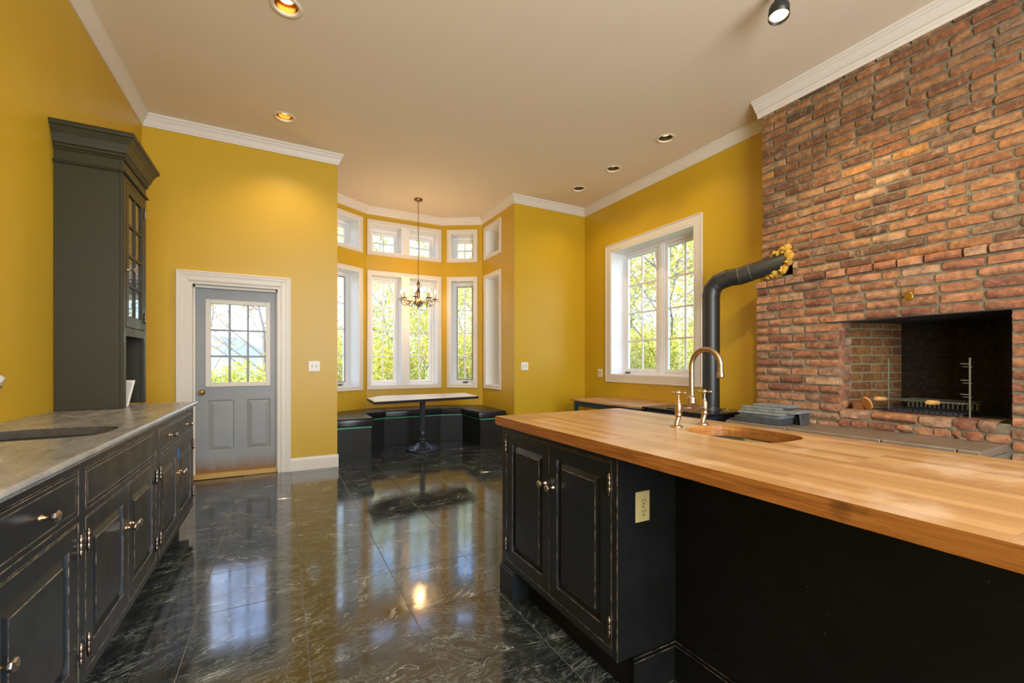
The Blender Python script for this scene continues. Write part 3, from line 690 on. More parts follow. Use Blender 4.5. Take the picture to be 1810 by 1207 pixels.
# crown, frieze and bead of the hutch wrap three sides
def wrap(prof, name, mats):
    mb = MB(); n = len(prof)
    pp = [((XL+.002, HY0), (0, -1)), ((HX, HY0), (1, -1)), ((HX, HY1), (1, 1)), ((XL+.002, HY1), (0, 1))]
    vs = [(p[0]+m[0]*d, p[1]+m[1]*d, z) for p, m in pp for d, z in prof]
    mb.add(vs, [(j*n+a, j*n+(a+1) % n, (j+1)*n+(a+1) % n, (j+1)*n+a) for j in range(3) for a in range(n)]+[tuple(range(n)), tuple(range(3*n, 4*n))])
    return mb.build(name, mats, hu)
wrap([(0, 2.395), (.012, 2.395), (.016, 2.402), (.012, 2.410), (0, 2.410)], 'bead_moulding', M['hutch'])
wrap([(-.01, 2.475), (.008, 2.475), (.012, 2.482), (.008, 2.488), (.014, 2.494), (.014, 2.506), (.022, 2.512), (.026, 2.530), (.036, 2.560), (.052, 2.590), (.056, 2.598), (.064, 2.602), (.068, 2.612), (.066, 2.628), (-.01, 2.628)], 'crown', M['hutch'])
MB().box(XL+.002, HX-.002, HY0+.005, HY1-.005, 2.50, 2.62).build('top', M['hutch'], hu)
pf_ = MB(lambda x, y, z: (-.972+x, 3.697+y+.93*z, .9165+z)); pf_.ring(-.086, .086, 0, .167, .012, .012, .012, .012, 0, .012, .002); pf_.mat(1).box(-.075, .075, .003, .009, .011, .156)
tag(pf_.build('leaning_frame', [M['plate'], M['frameclear']]), 'small pale frame leaning in the open niche of the hutch', 'frame')

# ------------------------------------------------------------------ island
IX0, IX1, IY0, IY1 = 1.005, 1.868, -0.45, 2.060
ISX = 1.038
isl = thing('island_cabinet', 'black kitchen island base with two raised panel doors and recessed knee space', 'cabinet', (1.45, 1.0, 0))
EY = 1.154
b = MB(); b.box(ISX+.025, 1.83, EY+.022, 2.022, .150, .8745); b.build('carcass', M['inside'], isl)
MB().box(ISX+.004, 1.329, EY, EY+.02, .150, .8745, .001).build('side_panel', M['pureblack'], isl)
MB().box(1.329, 1.345, IY0+.05, EY+.02, .0, .8745, .001).build('back_panel', M['pureblack'], isl)
MB().box(ISX+.004, 1.83, 2.022, 2.042, .150, .8745, .001).build('side_panel', M['black'], isl)
MB().box(1.345, 1.83, IY0+.05, EY+.022, .10, .62).build('carcass', M['inside'], isl)
fi = lambda s, t, z: (ISX-t, s, z)
ff = MB(fi); ff.box(1.1545, 1.187, -.024, 0, .150, .8745, .002); ff.box(1.990, 2.042, -.024, 0, .150, .8745, .002); ff.box(1.187, 1.990, -.024, 0, .150, .186, .002); ff.box(1.187, 1.990, -.024, 0, .846, .8745, .002)
ff.build('face_frame', M['black'], isl)
wb = MB(fi); wb.ring(1.183, 1.994, .182, .850, .003, .003, .003, .003, -.002, .0016, .0008); wb.box(1.1545, 1.1575, -.001, .0012, .150, .874); wb.build('bead', M['worn'], isl)
d1 = panel_door(fi, 1.189, 1.586, .188, .844, isl, stile=.055); d2 = panel_door(fi, 1.589, 1.988, .188, .844, isl, stile=.055)
knob(fi, 1.556, .664, d1, ('nickel', 'nickel')); knob(fi, 1.618, .668, d2, ('nickel', 'nickel'))
for z in (.258, .768): hinge(fi, 1.190, z, d1); hinge(fi, 1.990, z, d2)
# bracket foot, toe kick and the base mouldings of the recess
ft = MB(fi); ft.box(1.905, 2.052, -.086, .012, .001, .135, .003); ft.box(1.908, 2.049, -.06, .008, .135, .148, .003); ft.build('bracket_foot', M['black'], isl)
MB().box(1.118, 1.80, EY+.004, 1.905, .001, .150).build('toe_kick', M['pureblack'], isl)
bs = MB(); bs.box(1.112, 1.3285, EY-.006, EY+.004, .001, .125, .001); bs.box(1.110, 1.3285, EY-.010, EY+.004, .125, .134, .002); bs.box(1.112, 1.3285, EY-.004, EY+.003, .134, .145, .002)
bs.box(1.3185, 1.329, IY0+.05, EY-.004, .001, .125, .001); bs.box(1.3145, 1.329, IY0+.05, EY-.004, .125, .134, .002); bs.box(1.321, 1.329, IY0+.05, EY-.004, .134, .145, .002)
bs.build('baseboard', M['pureblack'], isl)
wk = MB(); wk.box(1.110, 1.3150, EY-.0108, EY-.0098, .131, .1345); wk.box(1.3140, 1.3148, IY0+.05, EY-.010, .131, .1345); wk.box(1.112, 1.3285, EY-.0045, EY-.0038, .142, .1452); wk.box(1.3205, 1.3212, IY0+.05, EY-.004, .142, .1452)
wk.build('rubbed_line', M['worn'], isl)
SINKI = superellipse(1.622, 1.088, .160, .198, 3.2)
wt = thing('butcher_block_worktop', 'thick maple butcher block worktop on the black island', 'worktop', (1.437, .8, .875))
tp = MB(); slab_hole(tp, [(IX0, IY0), (IX1, IY0), (IX1, IY1), (IX0, IY1)], [SINKI], .876, .920, 0, 1, 1)
tb = tp.build('block', [M['butcher'], M['woodedge']], wt)
basin('island_sink', 'metal undermount prep sink in the butcher block beside the brass bridge faucet', 1.622, 1.088, .160, .198, 3.2, .8748, .17, 'steel')
ot = thing('outlet', 'beige double socket on the black side panel of the island', 'outlet', (1.154, EY, .68))
MB().box(1.120, 1.189, EY-.005, EY-.0002, .627, .737, .003).build('plate', M['beige'], ot)
for z in (.662, .702):
    o = MB().lathe([(.0165, 0), (.0165, .0025), (.014, .0032)], (1.1545, EY-.0045, z), 16, (0, -1, 0)).build('socket', M['beige'], ot)
    s = MB(); s.box(1.147, 1.149, EY-.0085, EY-.0072, z-.002, z+.009); s.box(1.160, 1.162, EY-.0085, EY-.0072, z-.002, z+.009); s.box(1.1515, 1.1575, EY-.0085, EY-.0072, z-.011, z-.006); s.build('slot', M['slot'], o)
MB().lathe([(.003, 0), (.003, .001)], (1.1545, EY-.005, .682), 8, (0, -1, 0)).build('screw', M['oldbrass'], ot)

# brass bridge faucet on the island
fa = thing('bridge_faucet', 'aged brass bridge faucet with gooseneck spout and cross handles', 'faucet', (1.63, 1.335, .92))
FY = 1.333
for fx, sgn in ((1.540, 1), (1.712, 1)):
    lg = MB(); bx = fx+.012
    lg.lathe([(.026, 0), (.026, .004), (.018, .007), (.013, .009)], (fx, FY, .9202), 18)
    lg.tube([(fx, FY, .926), (fx, FY, .936), (fx+.004, FY, .945), (bx-.002, FY, .955), (bx, FY, .966)], [.0105, .010, .0105, .011, .0115], 12)
    lg.lathe([(.0115, 0), (.0150, .003), (.0150, .012), (.0130, .016), (.0150, .022), (.0150, .056), (.0130, .062), (.0110, .066), (.0085, .069), (.0080, .075)], (bx, FY, .962), 16)
    lg.build('valve', M['oldbrass'], fa)
    hd_ = MB(); hd_.tube([(bx, FY, 1.034), (bx, FY, 1.064)], .0045, 10); hd_.lathe([(.006, 0), (.0105, .004), (.0105, .012), (.007, .016), (.004, .019)], (bx, FY, 1.062), 14)
    for ax, ay in ((1, 0), (-1, 0), (0, 1), (0, -1)):
        c, s = math.cos(.5), math.sin(.5); dx, dy = ax*c-ay*s, ax*s+ay*c
        hd_.lathe([(.0045, .006), (.0038, .012), (.0048, .020), (.0062, .024), (.0055, .030), (.002, .032)], (bx, FY, 1.070), 8, (dx, dy, 0))
    hd_.build('cross_handle', M['oldbrass'], fa)
br = MB(); br.tube([(1.552, FY, .995), (1.724, FY, .995)], .0090, 12); br.lathe([(.012, -.02), (.016, -.012), (.016, .010), (.020, .016), (.0215, .026), (.019, .034), (.0215, .040), (.019, .048), (.0135, .052), (.0125, .058)], (1.637, FY, 1.0), 18); br.build('bridge', M['oldbrass'], fa)
pts = [(1.637, FY, 1.05), (1.637, FY, 1.10), (1.637, FY, 1.17)]; cy, rz, R_ = FY-.073, 1.188, .073
pts += [(1.637, cy+R_*math.cos(a), rz+R_*math.sin(a)) for a in [PI*i/14 for i in range(0, 15)]]+[(1.637, FY-.146, 1.160)]
sp = MB(); sp.tube(pts, .0115, 14); sp.build('gooseneck', M['oldbrass'], fa)
MB().lathe([(.0115, 0), (.0150, .002), (.0150, .008), (.0135, .010), (.0150, .012), (.0150, .022), (.0120, .024)], (1.637, FY-.146, 1.162), 16, (0, 0, -1)).build('aerator', M['oldbrass'], fa)
MB().lathe([(.0135, 0), (.0155, .003), (.0135, .006)], (1.637, FY, 1.055), 16).build('collar', M['oldbrass'], fa)

# ------------------------------------------------------------------ bay: bench, cushions, table, chandelier
ben = thing('banquette_bench', 'dark built-in bench base wrapping the bay below the windows', 'bench', (1.77, 6.3, 0))
e = .004
Upoly = [(NX0+e, 5.67), (1.016, 5.67), (1.016, 6.36), (1.34, 6.455), (2.20, 6.455), (2.528, 6.36), (2.528, 5.67), (NX1-e, 5.67), (NX1-e, 6.557), (2.377, YB-e), (1.168, YB-e), (NX0+e, 6.557)]
MB().prism(Upoly, .0005, .384).build('base', M['bench'], ben)
grow = [(NX0+e, 5.664), (1.022, 5.664), (1.022, 6.354), (1.34, 6.449), (2.20, 6.449), (2.522, 6.354), (2.522, 5.664), (NX1-e, 5.664)]+Upoly[8:]
MB().prism(grow, .384, .404, .002).build('trim_strip', M['green'], ben, label='thin green strip along the top of the bench base')
def cushion(label, poly):
    o = MB().prism(poly, .4045, .508, .016, .008).build('bench_cushion', M['vinyl'])
    bv = o.modifiers.new('round', 'BEVEL'); bv.width = .01; bv.segments = 2; bv.limit_method = 'ANGLE'; bv.angle_limit = math.radians(25); smoothed(o, 60)
    return tag(o, label, 'cushion', 'black vinyl cushions of the bay bench')
cushion('black vinyl cushion on the left arm of the bay bench', [(NX0+.006, 5.645), (1.050, 5.645), (1.045, 6.33), (1.345, 6.425), (1.345, 6.60), (1.17, YB-.008), (NX0+.006, 6.55)])
cushion('black vinyl cushion in the middle of the bay bench behind the table', [(1.350, 6.425), (2.195, 6.425), (2.195, YB-.008), (1.180, YB-.008), (1.350, 6.605)])
cushion('black vinyl cushion on the right arm of the bay bench', [(2.200, 6.425), (2.497, 6.335), (2.495, 5.645), (2.935, 5.645), (NX1-.006, 6.55), (2.375, YB-.008), (2.200, YB-.008)])
tbl = thing('pedestal_table', 'white topped table on an ornate cast iron pedestal in the bay', 'table', (1.735, 5.86, 0))
TP = [(.985, 5.29), (2.45, 5.55), (2.52, 6.25), (1.25, 6.26), (1.0, 5.90)]
TPi = [(x+(1.7-x)*.004, y+(5.85-y)*.004) for x, y in TP]
MB().prism(TP, .706, .7395).build('table_edge', M['tableedge'], tbl, label='black edge band of the table top')
MB().prism(TPi, .7390, .7415).build('tabletop', M['tabletop'], tbl)
pb = MB(); pb.lathe([(.222, 0), (.228, .006), (.222, .018), (.205, .030), (.190, .034), (.150, .055), (.120, .066), (.105, .070), (.085, .090), (.060, .100), (.052, .104)], (1.735, 5.86, .0005), 28); 
for i in range(14):
    a = 2*PI*i/14; pb.ball((1.735+.165*math.cos(a), 5.86+.165*math.sin(a), .045), .022, 8, 5, (1, 1, .5))
pb.build('pedestal_foot', M['iron'], tbl)
pc = MB(); pc.lathe([(.045, 0), (.052, .008), (.040, .018), (.036, .024), (.054, .034), (.060, .048), (.052, .062), (.036, .070), (.034, .078), (.048, .090), (.055, .115), (.050, .150), (.044, .165), (.058, .172), (.060, .182), (.048, .190)], (1.735, 5.86, .104), 20); pc.build('turned_collar', M['iron'], tbl)
col = MB()
for i in range(12):
    a = 2*PI*i/12; col.tube([(1.735+.031*math.cos(a), 5.86+.031*math.sin(a), .29), (1.735+.029*math.cos(a), 5.86+.029*math.sin(a), .64)], .0085, 6)
col.tube([(1.735, 5.86, .28), (1.735, 5.86, .65)], .032, 14); col.build('fluted_column', M['iron'], tbl)
MB().lathe([(.036, 0), (.042, .01), (.036, .02), (.038, .03), (.055, .045), (.075, .055), (.075, .0645)], (1.735, 5.86, .641), 20).build('capital', M['iron'], tbl)

CX, CY = 1.79, 6.255
ch = thing('chandelier', 'small bronze candle chandelier with crystals hanging on a chain in the bay', 'chandelier', (CX, CY, 2.0))
MB().lathe([(.062, 0), (.064, -.008), (.056, -.020), (.030, -.030), (.012, -.034)], (CX, CY, ZC-.0005), 20).build('canopy', M['bronze'], ch)
cn = MB(); z = ZC-.036; i = 0
while z > 2.44:
    a = 0 if i % 2 == 0 else PI/2; L = .030; w = .0085
    cn.tube([(CX+w*math.cos(t)*math.cos(a), CY+w*math.cos(t)*math.sin(a), z-L/2+L/2*math.sin(t)) for t in [2*PI*k/8 for k in range(9)]], .0024, 5, False); z -= .0235; i += 1
cn.build('chain', M['bronze'], ch)
MB().lathe([(.004, .19), (.012, .17), (.020, .155), (.022, .12), (.016, .09), (.014, .07), (.024, .04), (.030, .0), (.024, -.05), (.018, -.08), (.035, -.10), (.062, -.125), (.070, -.145), (.060, -.165), (.030, -.180), (.014, -.190), (.018, -.20), (.006, -.215)], (CX, CY, 2.235), 18).build('stem', M['bronze'], ch)
for i in range(8):
    a = 2*PI*i/8+.35; R0 = .245
    ca, sa = math.cos(a), math.sin(a)
    am = MB(); am.tube([(CX+ca*r, CY+sa*r, z) for r, z in ((.05, 2.105), (.09, 2.125), (.125, 2.10), (.16, 2.062), (.20, 2.055), (.232, 2.075), (.245, 2.11), (.245, 2.14))], .0062, 8)
    arm = am.build('arm', M['bronze'], ch)
    ex, ey = CX+ca*R0, CY+sa*R0
    MB().lathe([(.010, 0), (.030, .006), (.044, .012), (.046, .015), (.030, .012), (.008, .010)], (ex, ey, 2.132), 14).build('drip_pan', M['bronze'], arm)
    MB().lathe([(.010, 0), (.0105, .075), (.006, .078)], (ex, ey, 2.143), 10).build('candle', M['candle'], arm)
    MB().lathe([(.005, 0), (.012, .012), (.013, .024), (.008, .042), (.002, .062)], (ex, ey, 2.222), 10).build('bulb', M['bulb'], arm)
    dr = MB()
    for k in range(4):
        b_ = a+2*PI*k/4+.4; dr.lathe([(.001, 0), (.007, -.012), (.009, -.022), (.001, -.040)], (ex+.040*math.cos(b_), ey+.040*math.sin(b_), 2.138), 6, smooth=False)
    dr.build('crystal_drops', M['crystal'], arm)
cd = MB()
for k in range(10):
    b_ = 2*PI*k/10; cd.lathe([(.001, 0), (.008, -.014), (.010, -.026), (.001, -.046)], (CX+.062*math.cos(b_), CY+.062*math.sin(b_), 2.088), 6, smooth=False)
cd.ball((CX, CY, 2.005), .018, 8, 6); cd.build('crystal_pendants', M['crystal'], ch)
pl = bpy.data.lights.new('chandelier_glow', 'POINT'); pl.energy = 26; pl.color = (1, .60, .26); pl.shadow_soft_size = .05
po = bpy.data.objects.new('chandelier_glow', pl); COL.objects.link(po); po.location = (0, 0, .24); po.parent = ch

# recessed lamps
LB = ['recessed ceiling lamp nearest the camera, above the marble floor on the left', 'recessed ceiling lamp in front of the door wall crown moulding', 'recessed ceiling lamp closest to the brick chimney', 'middle of the three recessed lamps beside the right wall', 'recessed ceiling lamp by the far right corner of the room']
for i, (x, y, dim) in enumerate(LAMPS):
    r = thing('recessed_lamp', LB[i], 'ceiling lamp', (x, y, ZC), 'recessed ceiling lamps')
    MB().lathe([(.076, .03), (.0765, .004), (.077, -.0005), (.100, -.0008), (.102, -.003), (.098, -.006), (.080, -.007), (.074, -.004), (.073, .002), (.075, .03)], (x, y, ZC), 28, caps=False).build('trim_ring', M['ceil'], r)
    c = MB(); c.lathe([(.0745, .001), (.072, .03), (.062, .085), (.050, .125)], (x, y, ZC), 24, caps=False)
    o = c.build('reflector', M['lampcandark' if dim else 'lampcan'], r)
    pass
    MB().lathe([(.046, 0), (.046, .003)], (x, y, ZC+(.050 if not dim else .045)), 18).build('lamp_face', M['lampdim' if dim else 'lamp'], r)
    s = bpy.data.lights.new('lamp_beam', 'SPOT'); s.energy = 24 if not dim else 10; s.color = (1, .74, .42); s.spot_size = math.radians(125); s.spot_blend = .8; s.shadow_soft_size = .05
    so = bpy.data.objects.new('lamp_beam', s); COL.objects.link(so); so.parent = r; so.location = (0, 0, -.01)
# ceiling spotlight
SX, SY = 2.81, 1.62
sl = thing('ceiling_spotlight', 'black cylinder spotlight hanging from the ceiling near the brick', 'spotlight', (SX, SY, ZC))
MB().tube([(SX, SY, ZC-.0005), (SX, SY, 3.47)], .028, 14).build('stem', M['pipe'], sl)
ax = Vector((-.16, -.06, -1)).normalized(); p0 = Vector((SX, SY, 3.50))
MB().lathe([(.030, 0), (.052, .016), (.058, .03), (.060, .098), (.057, .098), (.054, .070)], p0, 24, ax).build('head', M['pipe'], sl)
MB().lathe([(.0535, .072), (.054, .078), (.020, .074)], p0, 24, ax).build('lamp_face', M['lamp'], sl)
s = bpy.data.lights.new('spot_beam', 'SPOT'); s.energy = 60; s.color = (1, .76, .45); s.spot_size = math.radians(90); s.spot_blend = .7; s.shadow_soft_size = .04
so = bpy.data.objects.new('spot_beam', s); COL.objects.link(so); so.parent = sl; so.location = p0+ax*.11-Vector((SX, SY, ZC)); so.rotation_euler = Vector((.55, -.05, -1)).to_track_quat('-Z', 'Y').to_euler()

# wall plates
def plate(name, label, f, w, h, kind):
    r = thing(name, label, 'switch' if 'switch' in name else 'outlet', f(0, 0, 0))
    MB(f).box(-w/2, w/2, -.005, -.0003, -h/2, h/2, .002).build('plate', M['plate'], r)
    for s in (-.023, .023):
        if kind == 'toggle':
            q = MB(f); q.box(s-.006, s+.006, -.007, -.004, -.013, .013, .001); q.box(s-.004, s+.004, -.016, -.006, .000, .010, .001); q.build('toggle', M['beige'], r)
        else: MB(f).box(s-.012, s+.012, -.007, -.004, -.034, .034, .002).build('socket', M['beige'], r)
    return r
plate('light_switch', 'white double light switch on the yellow wall right of the grey door', lambda s, t, z: (.337+s, YD+t, 1.168+z), .118, .116, 'toggle')
plate('light_switch', 'white double light switch on the wall between bay and side table', lambda s, t, z: (3.137+s, YN+t, 1.158+z), .118, .116, 'toggle')
plate('outlet', 'white double outlet on the yellow wall left of the right window', lambda s, t, z: (XR+t, 5.077-s, 1.056+z), .105, .118, 'decor')

# ------------------------------------------------------------------ side table, stove, flue
st = thing('side_table', 'narrow wood topped table with dark green legs under the right window', 'table', (3.83, 4.1, 0))
MB().box(3.445, 4.225, 3.46, 4.76, .698, .722, .004).build('tabletop', M['tablewood'], st)
ap = MB(); ap.ring(3.50, 4.18, 3.50, 4.72, .02, .02, .02, .02, .62, .698)
ap = MB(); ap.box(3.485, 3.505, 3.50, 4.70, .63, .6978, .002); ap.box(4.17, 4.19, 3.50, 4.70, .63, .6978, .002); ap.box(3.505, 4.17, 3.50, 3.52, .63, .6978, .002); ap.box(3.505, 4.17, 4.68, 4.70, .63, .6978, .002)
ap.build('apron', M['darkgreen'], st)
for x in (3.475, 4.155):
    for y in (3.49, 4.67): MB().box(x, x+.045, y, y+.045, .0008, .6976, .003).build('leg', M['darkgreen'], st)
sv = thing('wood_stove', 'black cast iron wood stove between side table and brick chimney', 'stove', (3.69, 3.0, 0))
def quad(x0, x1, y0, y1): return [(x0, y0), (x1, y0), (x1, y1), (x0, y1)]
SVX0, SVX1, SVY0, SVY1 = 3.40, 4.00, 2.585, 3.40
stp = MB(); stp.prism(quad(SVX0, SVX1, SVY0, SVY1), .722, .740, .006); stp.prism(quad(SVX0+.02, SVX1-.02, SVY0+.02, SVY1-.02), .708, .722); stp.build('top_plate', M['stovetop'], sv)
sbm = MB()
for k, (i_, z0, z1) in enumerate(((.035, .690, .708), (.050, .670, .690), (.060, .200, .670), (.045, .170, .200), (.030, .150, .170))): sbm.prism(quad(SVX0+i_, SVX1-i_, SVY0+i_, SVY1-i_), z0, z1, .004)
for k in range(26): sbm.box(SVX0+.040, SVX0+.050, SVY0+.07+k*.026, SVY0+.085+k*.026, .672, .690, .002)
sbm.build('body', M['iron'], sv)
sdm = MB(); sdm.box(SVX0+.045, SVX0+.061, SVY0+.16, SVY1-.16, .28, .60, .006); sdm.build('door', M['iron'], sv)
MB().box(SVX0+.040, SVX0+.046, SVY0+.21, SVY1-.21, .33, .55).build('glass', M['stovetop'], sv)
MB().tube([(SVX0+.045, SVY0+.19, .44), (SVX0+.02, SVY0+.19, .44), (SVX0+.015, SVY0+.19, .38)], .007, 8).build('door_handle', M['nickel'], sv)
for x in (SVX0+.06, SVX1-.10):
    for y in (SVY0+.06, SVY1-.10): MB().prism(quad(x, x+.05, y, y+.05), .0008, .150, .0).build('leg', M['iron'], sv)
PX, PY = 3.765, 2.835
MB().lathe([(.098, 0), (.098, .008), (.084, .014), (.083, .03)], (PX, PY, .7405), 24).build('flue_collar', M['iron'], sv)
MB().prism([(3.56+.10*math.cos(2*PI*i/24), 3.08+.10*math.sin(2*PI*i/24)) for i in range(24)], .7402, .748, .003).build('cook_lid', M['stovetop'], sv)
lift = MB(); lift.tube([(3.80+.045*math.cos(t), 2.70+.03*math.sin(t), .7405+.02*math.sin(t)) for t in [PI*i/8 for i in range(9)]], .004, 6); lift.build('lid_lifter', M['nickel'], sv)
fp = thing('stove_pipe', 'black stove pipe rising beside the right window and bending into the brick', 'pipe', (PX, PY, .75))
PR = .0795
MB().tube([(PX, PY, .756), (PX, PY, 1.30)], PR, 24).build('pipe_section', M['pipe'], fp)
MB().tube([(PX, PY, 1.30), (PX, PY, 1.865)], PR+.0012, 24).build('pipe_section', M['pipe'], fp)
hole = Vector((4.02, 2.245, 2.128)); A0 = Vector((PX, PY, 1.865))
hd_ = (hole-Vector((PX, PY, 2.0))); 
E = [A0, Vector((PX+.004, PY-.010, 1.935)), Vector((PX+.022, PY-.060, 1.995)), Vector((PX+.058, PY-.145, 2.025)), Vector((PX+.095, PY-.235, 2.030)), Vector((PX+.135, PY-.32, 2.055)), hole]
for i in range(5):
    a, b_ = E[i], E[i+1]; d = (b_-a).normalized()*.012
    MB().tube([a-d, b_+d], PR+(.0015 if i % 2 else .003), 24).build('elbow_gore', M['pipe'], fp)
MB().tube([E[5]-(E[6]-E[5]).normalized()*.02, E[6]], PR, 24).build('pipe_section', M['pipe'], fp)
sm = MB()
for i in (4, 5):
    d = (E[i+1]-E[i-1]).normalized()*.003; sm.tube([E[i]-d, E[i]+d], PR+.005, 24)
sm.build('seam_band', M['seam'], fp)
sm = MB()
for i in (0, 1, 2, 3):
    d = (E[i+1]-E[max(i-1, 0)]).normalized()*.004; sm.tube([E[i]-d, E[i]+d], PR+.006, 24)
sm.build('crimp_ring', M['pipe'], fp)

# ------------------------------------------------------------------ brick chimney and fireplace
PITCH, JT = .0722, .0125
BX, BLX = 3.96, 3.93
brick_meshes = []
def brick_mesh(kind):
    out = []
    for k in range(7):
        r = random.Random(100+k); c = .10
        # unit brick: depth x 0..1 (0 = front), length y 0..1, height z 0..1
        j = lambda s: r.uniform(-s, s)
        fr = [(0.06+j(.05), .028+j(.014), .07+j(.04)), (0.06+j(.05), .972+j(.014), .07+j(.04)), (0.06+j(.05), .972+j(.014), .93+j(.04)), (0.06+j(.05), .028+j(.014), .93+j(.04))]
        sh = [(0.20, .004+j(.008), .015+j(.03)), (0.20, .5, .0+j(.03)), (0.20, .996+j(.008), .015+j(.03)), (0.20, 1.0, .5), (0.20, .996+j(.008), .985+j(.03)), (0.20, .5+j(.1), 1.0+j(.03)), (0.20, .004+j(.008), .985+j(.03)), (0.20, 0.0, .5)]
        fm = [(j(.04), .5+j(.15), .06+j(.04)), (j(.04), .98, .5), (j(.04), .5+j(.15), .94+j(.04)), (j(.04), .02, .5), (-.03+j(.06), .5+j(.2), .5+j(.15))]
        bk = [(1, y, z) for _, y, z in sh]
        vs = fr+fm+sh+bk   # 0-3 corners, 4-7 mids, 8 centre, 9-16 shoulder, 17-24 back
        ring = [0, 4, 1, 5, 2, 6, 3, 7]
        fs = [(8, ring[i], ring[(i+1) % 8]) for i in range(8)]+[(ring[i], 9+i, 9+(i+1) % 8, ring[(i+1) % 8]) for i in range(8)]+[(9+i, 17+i, 17+(i+1) % 8, 9+(i+1) % 8) for i in range(8)]
        me = bpy.data.meshes.new('brick_'+kind); me.from_pydata(vs, [], fs); me.materials.append(M[kind])
        bm = bmesh.new(); bm.from_mesh(me); bmesh.ops.recalc_face_normals(bm, faces=bm.faces); bm.to_mesh(me); bm.free()
        me.polygons.foreach_set('use_smooth', [True]*len(me.polygons)); out.append(me)
        try: me.set_sharp_from_angle(angle=math.radians(60))
        except Exception: pass
    return out
BM = {k: brick_mesh(k) for k in ('brick', 'brick_low', 'firebrick', 'soot')}
def brick(parent, kind, x, y0, y1, z0, z1, depth=.09, jit=.004, rot=None, origin=None):
    """front face at x (towards -X) for y0..y1, z0..z1; rot = angle about Z for splayed walls (then x,y are local to origin)"""
    me = rnd.choice(BM[kind]); o = bpy.data.objects.new('brick', me); COL.objects.link(o); o.parent = parent
    off = parent.location
    g = rnd.uniform(-jit, jit)
    if rot is None:
        o.location = Vector((x+g, y0, z0))-off; o.scale = (depth, y1-y0, z1-z0)
    else:
        c, s = math.cos(rot), math.sin(rot); lx, ly = x+g, y0
        o.location = Vector((origin[0]+c*lx-s*ly, origin[1]+s*lx+c*ly, z0))-off; o.rotation_euler = (0, 0, rot); o.scale = (depth, y1-y0, z1-z0)
    return o
def join_bricks(objs, name, parent):
    vs, fs = [], []; mats = objs[0].data.materials[0]
    for o in objs:
        k = len(vs); L, sc = o.location, o.scale
        vs += [(L[0]+v.co[0]*sc[0], L[1]+v.co[1]*sc[1], L[2]+v.co[2]*sc[2]) for v in o.data.vertices]; fs += [[k+i for i in p.vertices] for p in o.data.polygons]
    for o in objs: bpy.data.objects.remove(o, do_unlink=True)
    me = bpy.data.meshes.new(name); me.from_pydata(vs, [], fs); me.materials.append(mats); o = bpy.data.objects.new(name, me); COL.objects.link(o); o.parent = parent; o['kind'] = 'stuff'; return o
def course(y_hi, y_lo, z, shift, lens=(.192, .206), j=.012):
    """bricks from the left edge (largest y) to y_lo; returns (y0,y1) spans"""
    out = []; y = y_hi; first = True
    while y > y_lo+.02:
        L = rnd.uniform(*lens)
        if first and shift: L = shift+rnd.uniform(-.008, .008)
        if rnd.random() < .04 and not first: L = .098
        first = False
        y0 = max(y-L, y_lo)
        if y0-y_lo < .06: y0 = y_lo
        out.append((y0, y)); y = y0-j
    return out
# upper chimney breast
chm = MB(lambda s, t, z: (BX+.013+t, 2.435-s, z))
f_hole = (0.0, .262, 1.985, 2.235)
def grid_face(mb, s0, s1, z0, z1, holes, t=0.0):
    ss = sorted({s0, s1, *[h[0] for h in holes], *[h[1] for h in holes]}); zs = sorted({z0, z1, *[h[2] for h in holes], *[h[3] for h in holes]})
    for i in range(len(ss)-1):
        for k in range(len(zs)-1):
            cs_, cz = (ss[i]+ss[i+1])/2, (zs[k]+zs[k+1])/2
            if any(h[0] < cs_ < h[1] and h[2] < cz < h[3] for h in holes): continue
            mb.add([(ss[i], t, zs[k]), (ss[i+1], t, zs[k]), (ss[i+1], t, zs[k+1]), (ss[i], t, zs[k+1])], [(0, 1, 2, 3)])
grid_face(chm, 0, 4.7, 1.93, ZC, [f_hole])
a, b_, c_, d_ = f_hole
chm.mat(1)
for q in (((a, c_), (b_, c_)), ((b_, c_), (b_, d_)), ((b_, d_), (a, d_))): chm.add([(q[0][0], 0, q[0][1]), (q[1][0], 0, q[1][1]), (q[1][0], .2, q[1][1]), (q[0][0], .2, q[0][1])], [(0, 1, 2, 3)])
chm.add([(a, .2, c_), (b_, .2, c_), (b_, .2, d_), (a, .2, d_)], [(0, 1, 2, 3)]); chm.mat(0)
[chm.add([(0, q, z0_), (0, 1.0, z0_), (0, 1.0, z1_), (0, q, z1_)], [(0, 1, 2, 3)]) for q, z0_, z1_ in ((0, 1.93, 1.985), (.2, 1.985, 2.235), (0, 2.235, ZC))]; chm.add([(0, 0, 1.93), (4.7, 0, 1.93), (4.7, 1, 1.93), (0, 1, 1.93)], [(0, 1, 2, 3)])
wc = chm.build('wall_chimney', [M['mortar'], M['sootmortar']], None, kind='structure')
z = 1.958; r = 0; extra = []
while z < 3.50:
    h = PITCH-JT
    for (y0, y1) in course(2.443+rnd.uniform(-.004, .004), -1.0, z, .100 if r % 2 else .205):
        s0, s1 = 2.435-y1, 2.435-y0
        if s0 < .255 and z+h > 2.01 and z < 2.225: 
            if s1 > .262 and s0 > .10: y1 = 2.435-.266
            elif s0 < .03 and z > 2.15: y0 = y1-.075
            else: continue
        if y1-y0 < .03: continue
        o = brick(wc, 'brick', BX, y0, y1, z, min(z+h, 3.515), .075)
        if y1 < .72: extra.append(o)
    z += PITCH; r += 1
join_bricks(extra, 'brickwork_beyond_frame', wc)
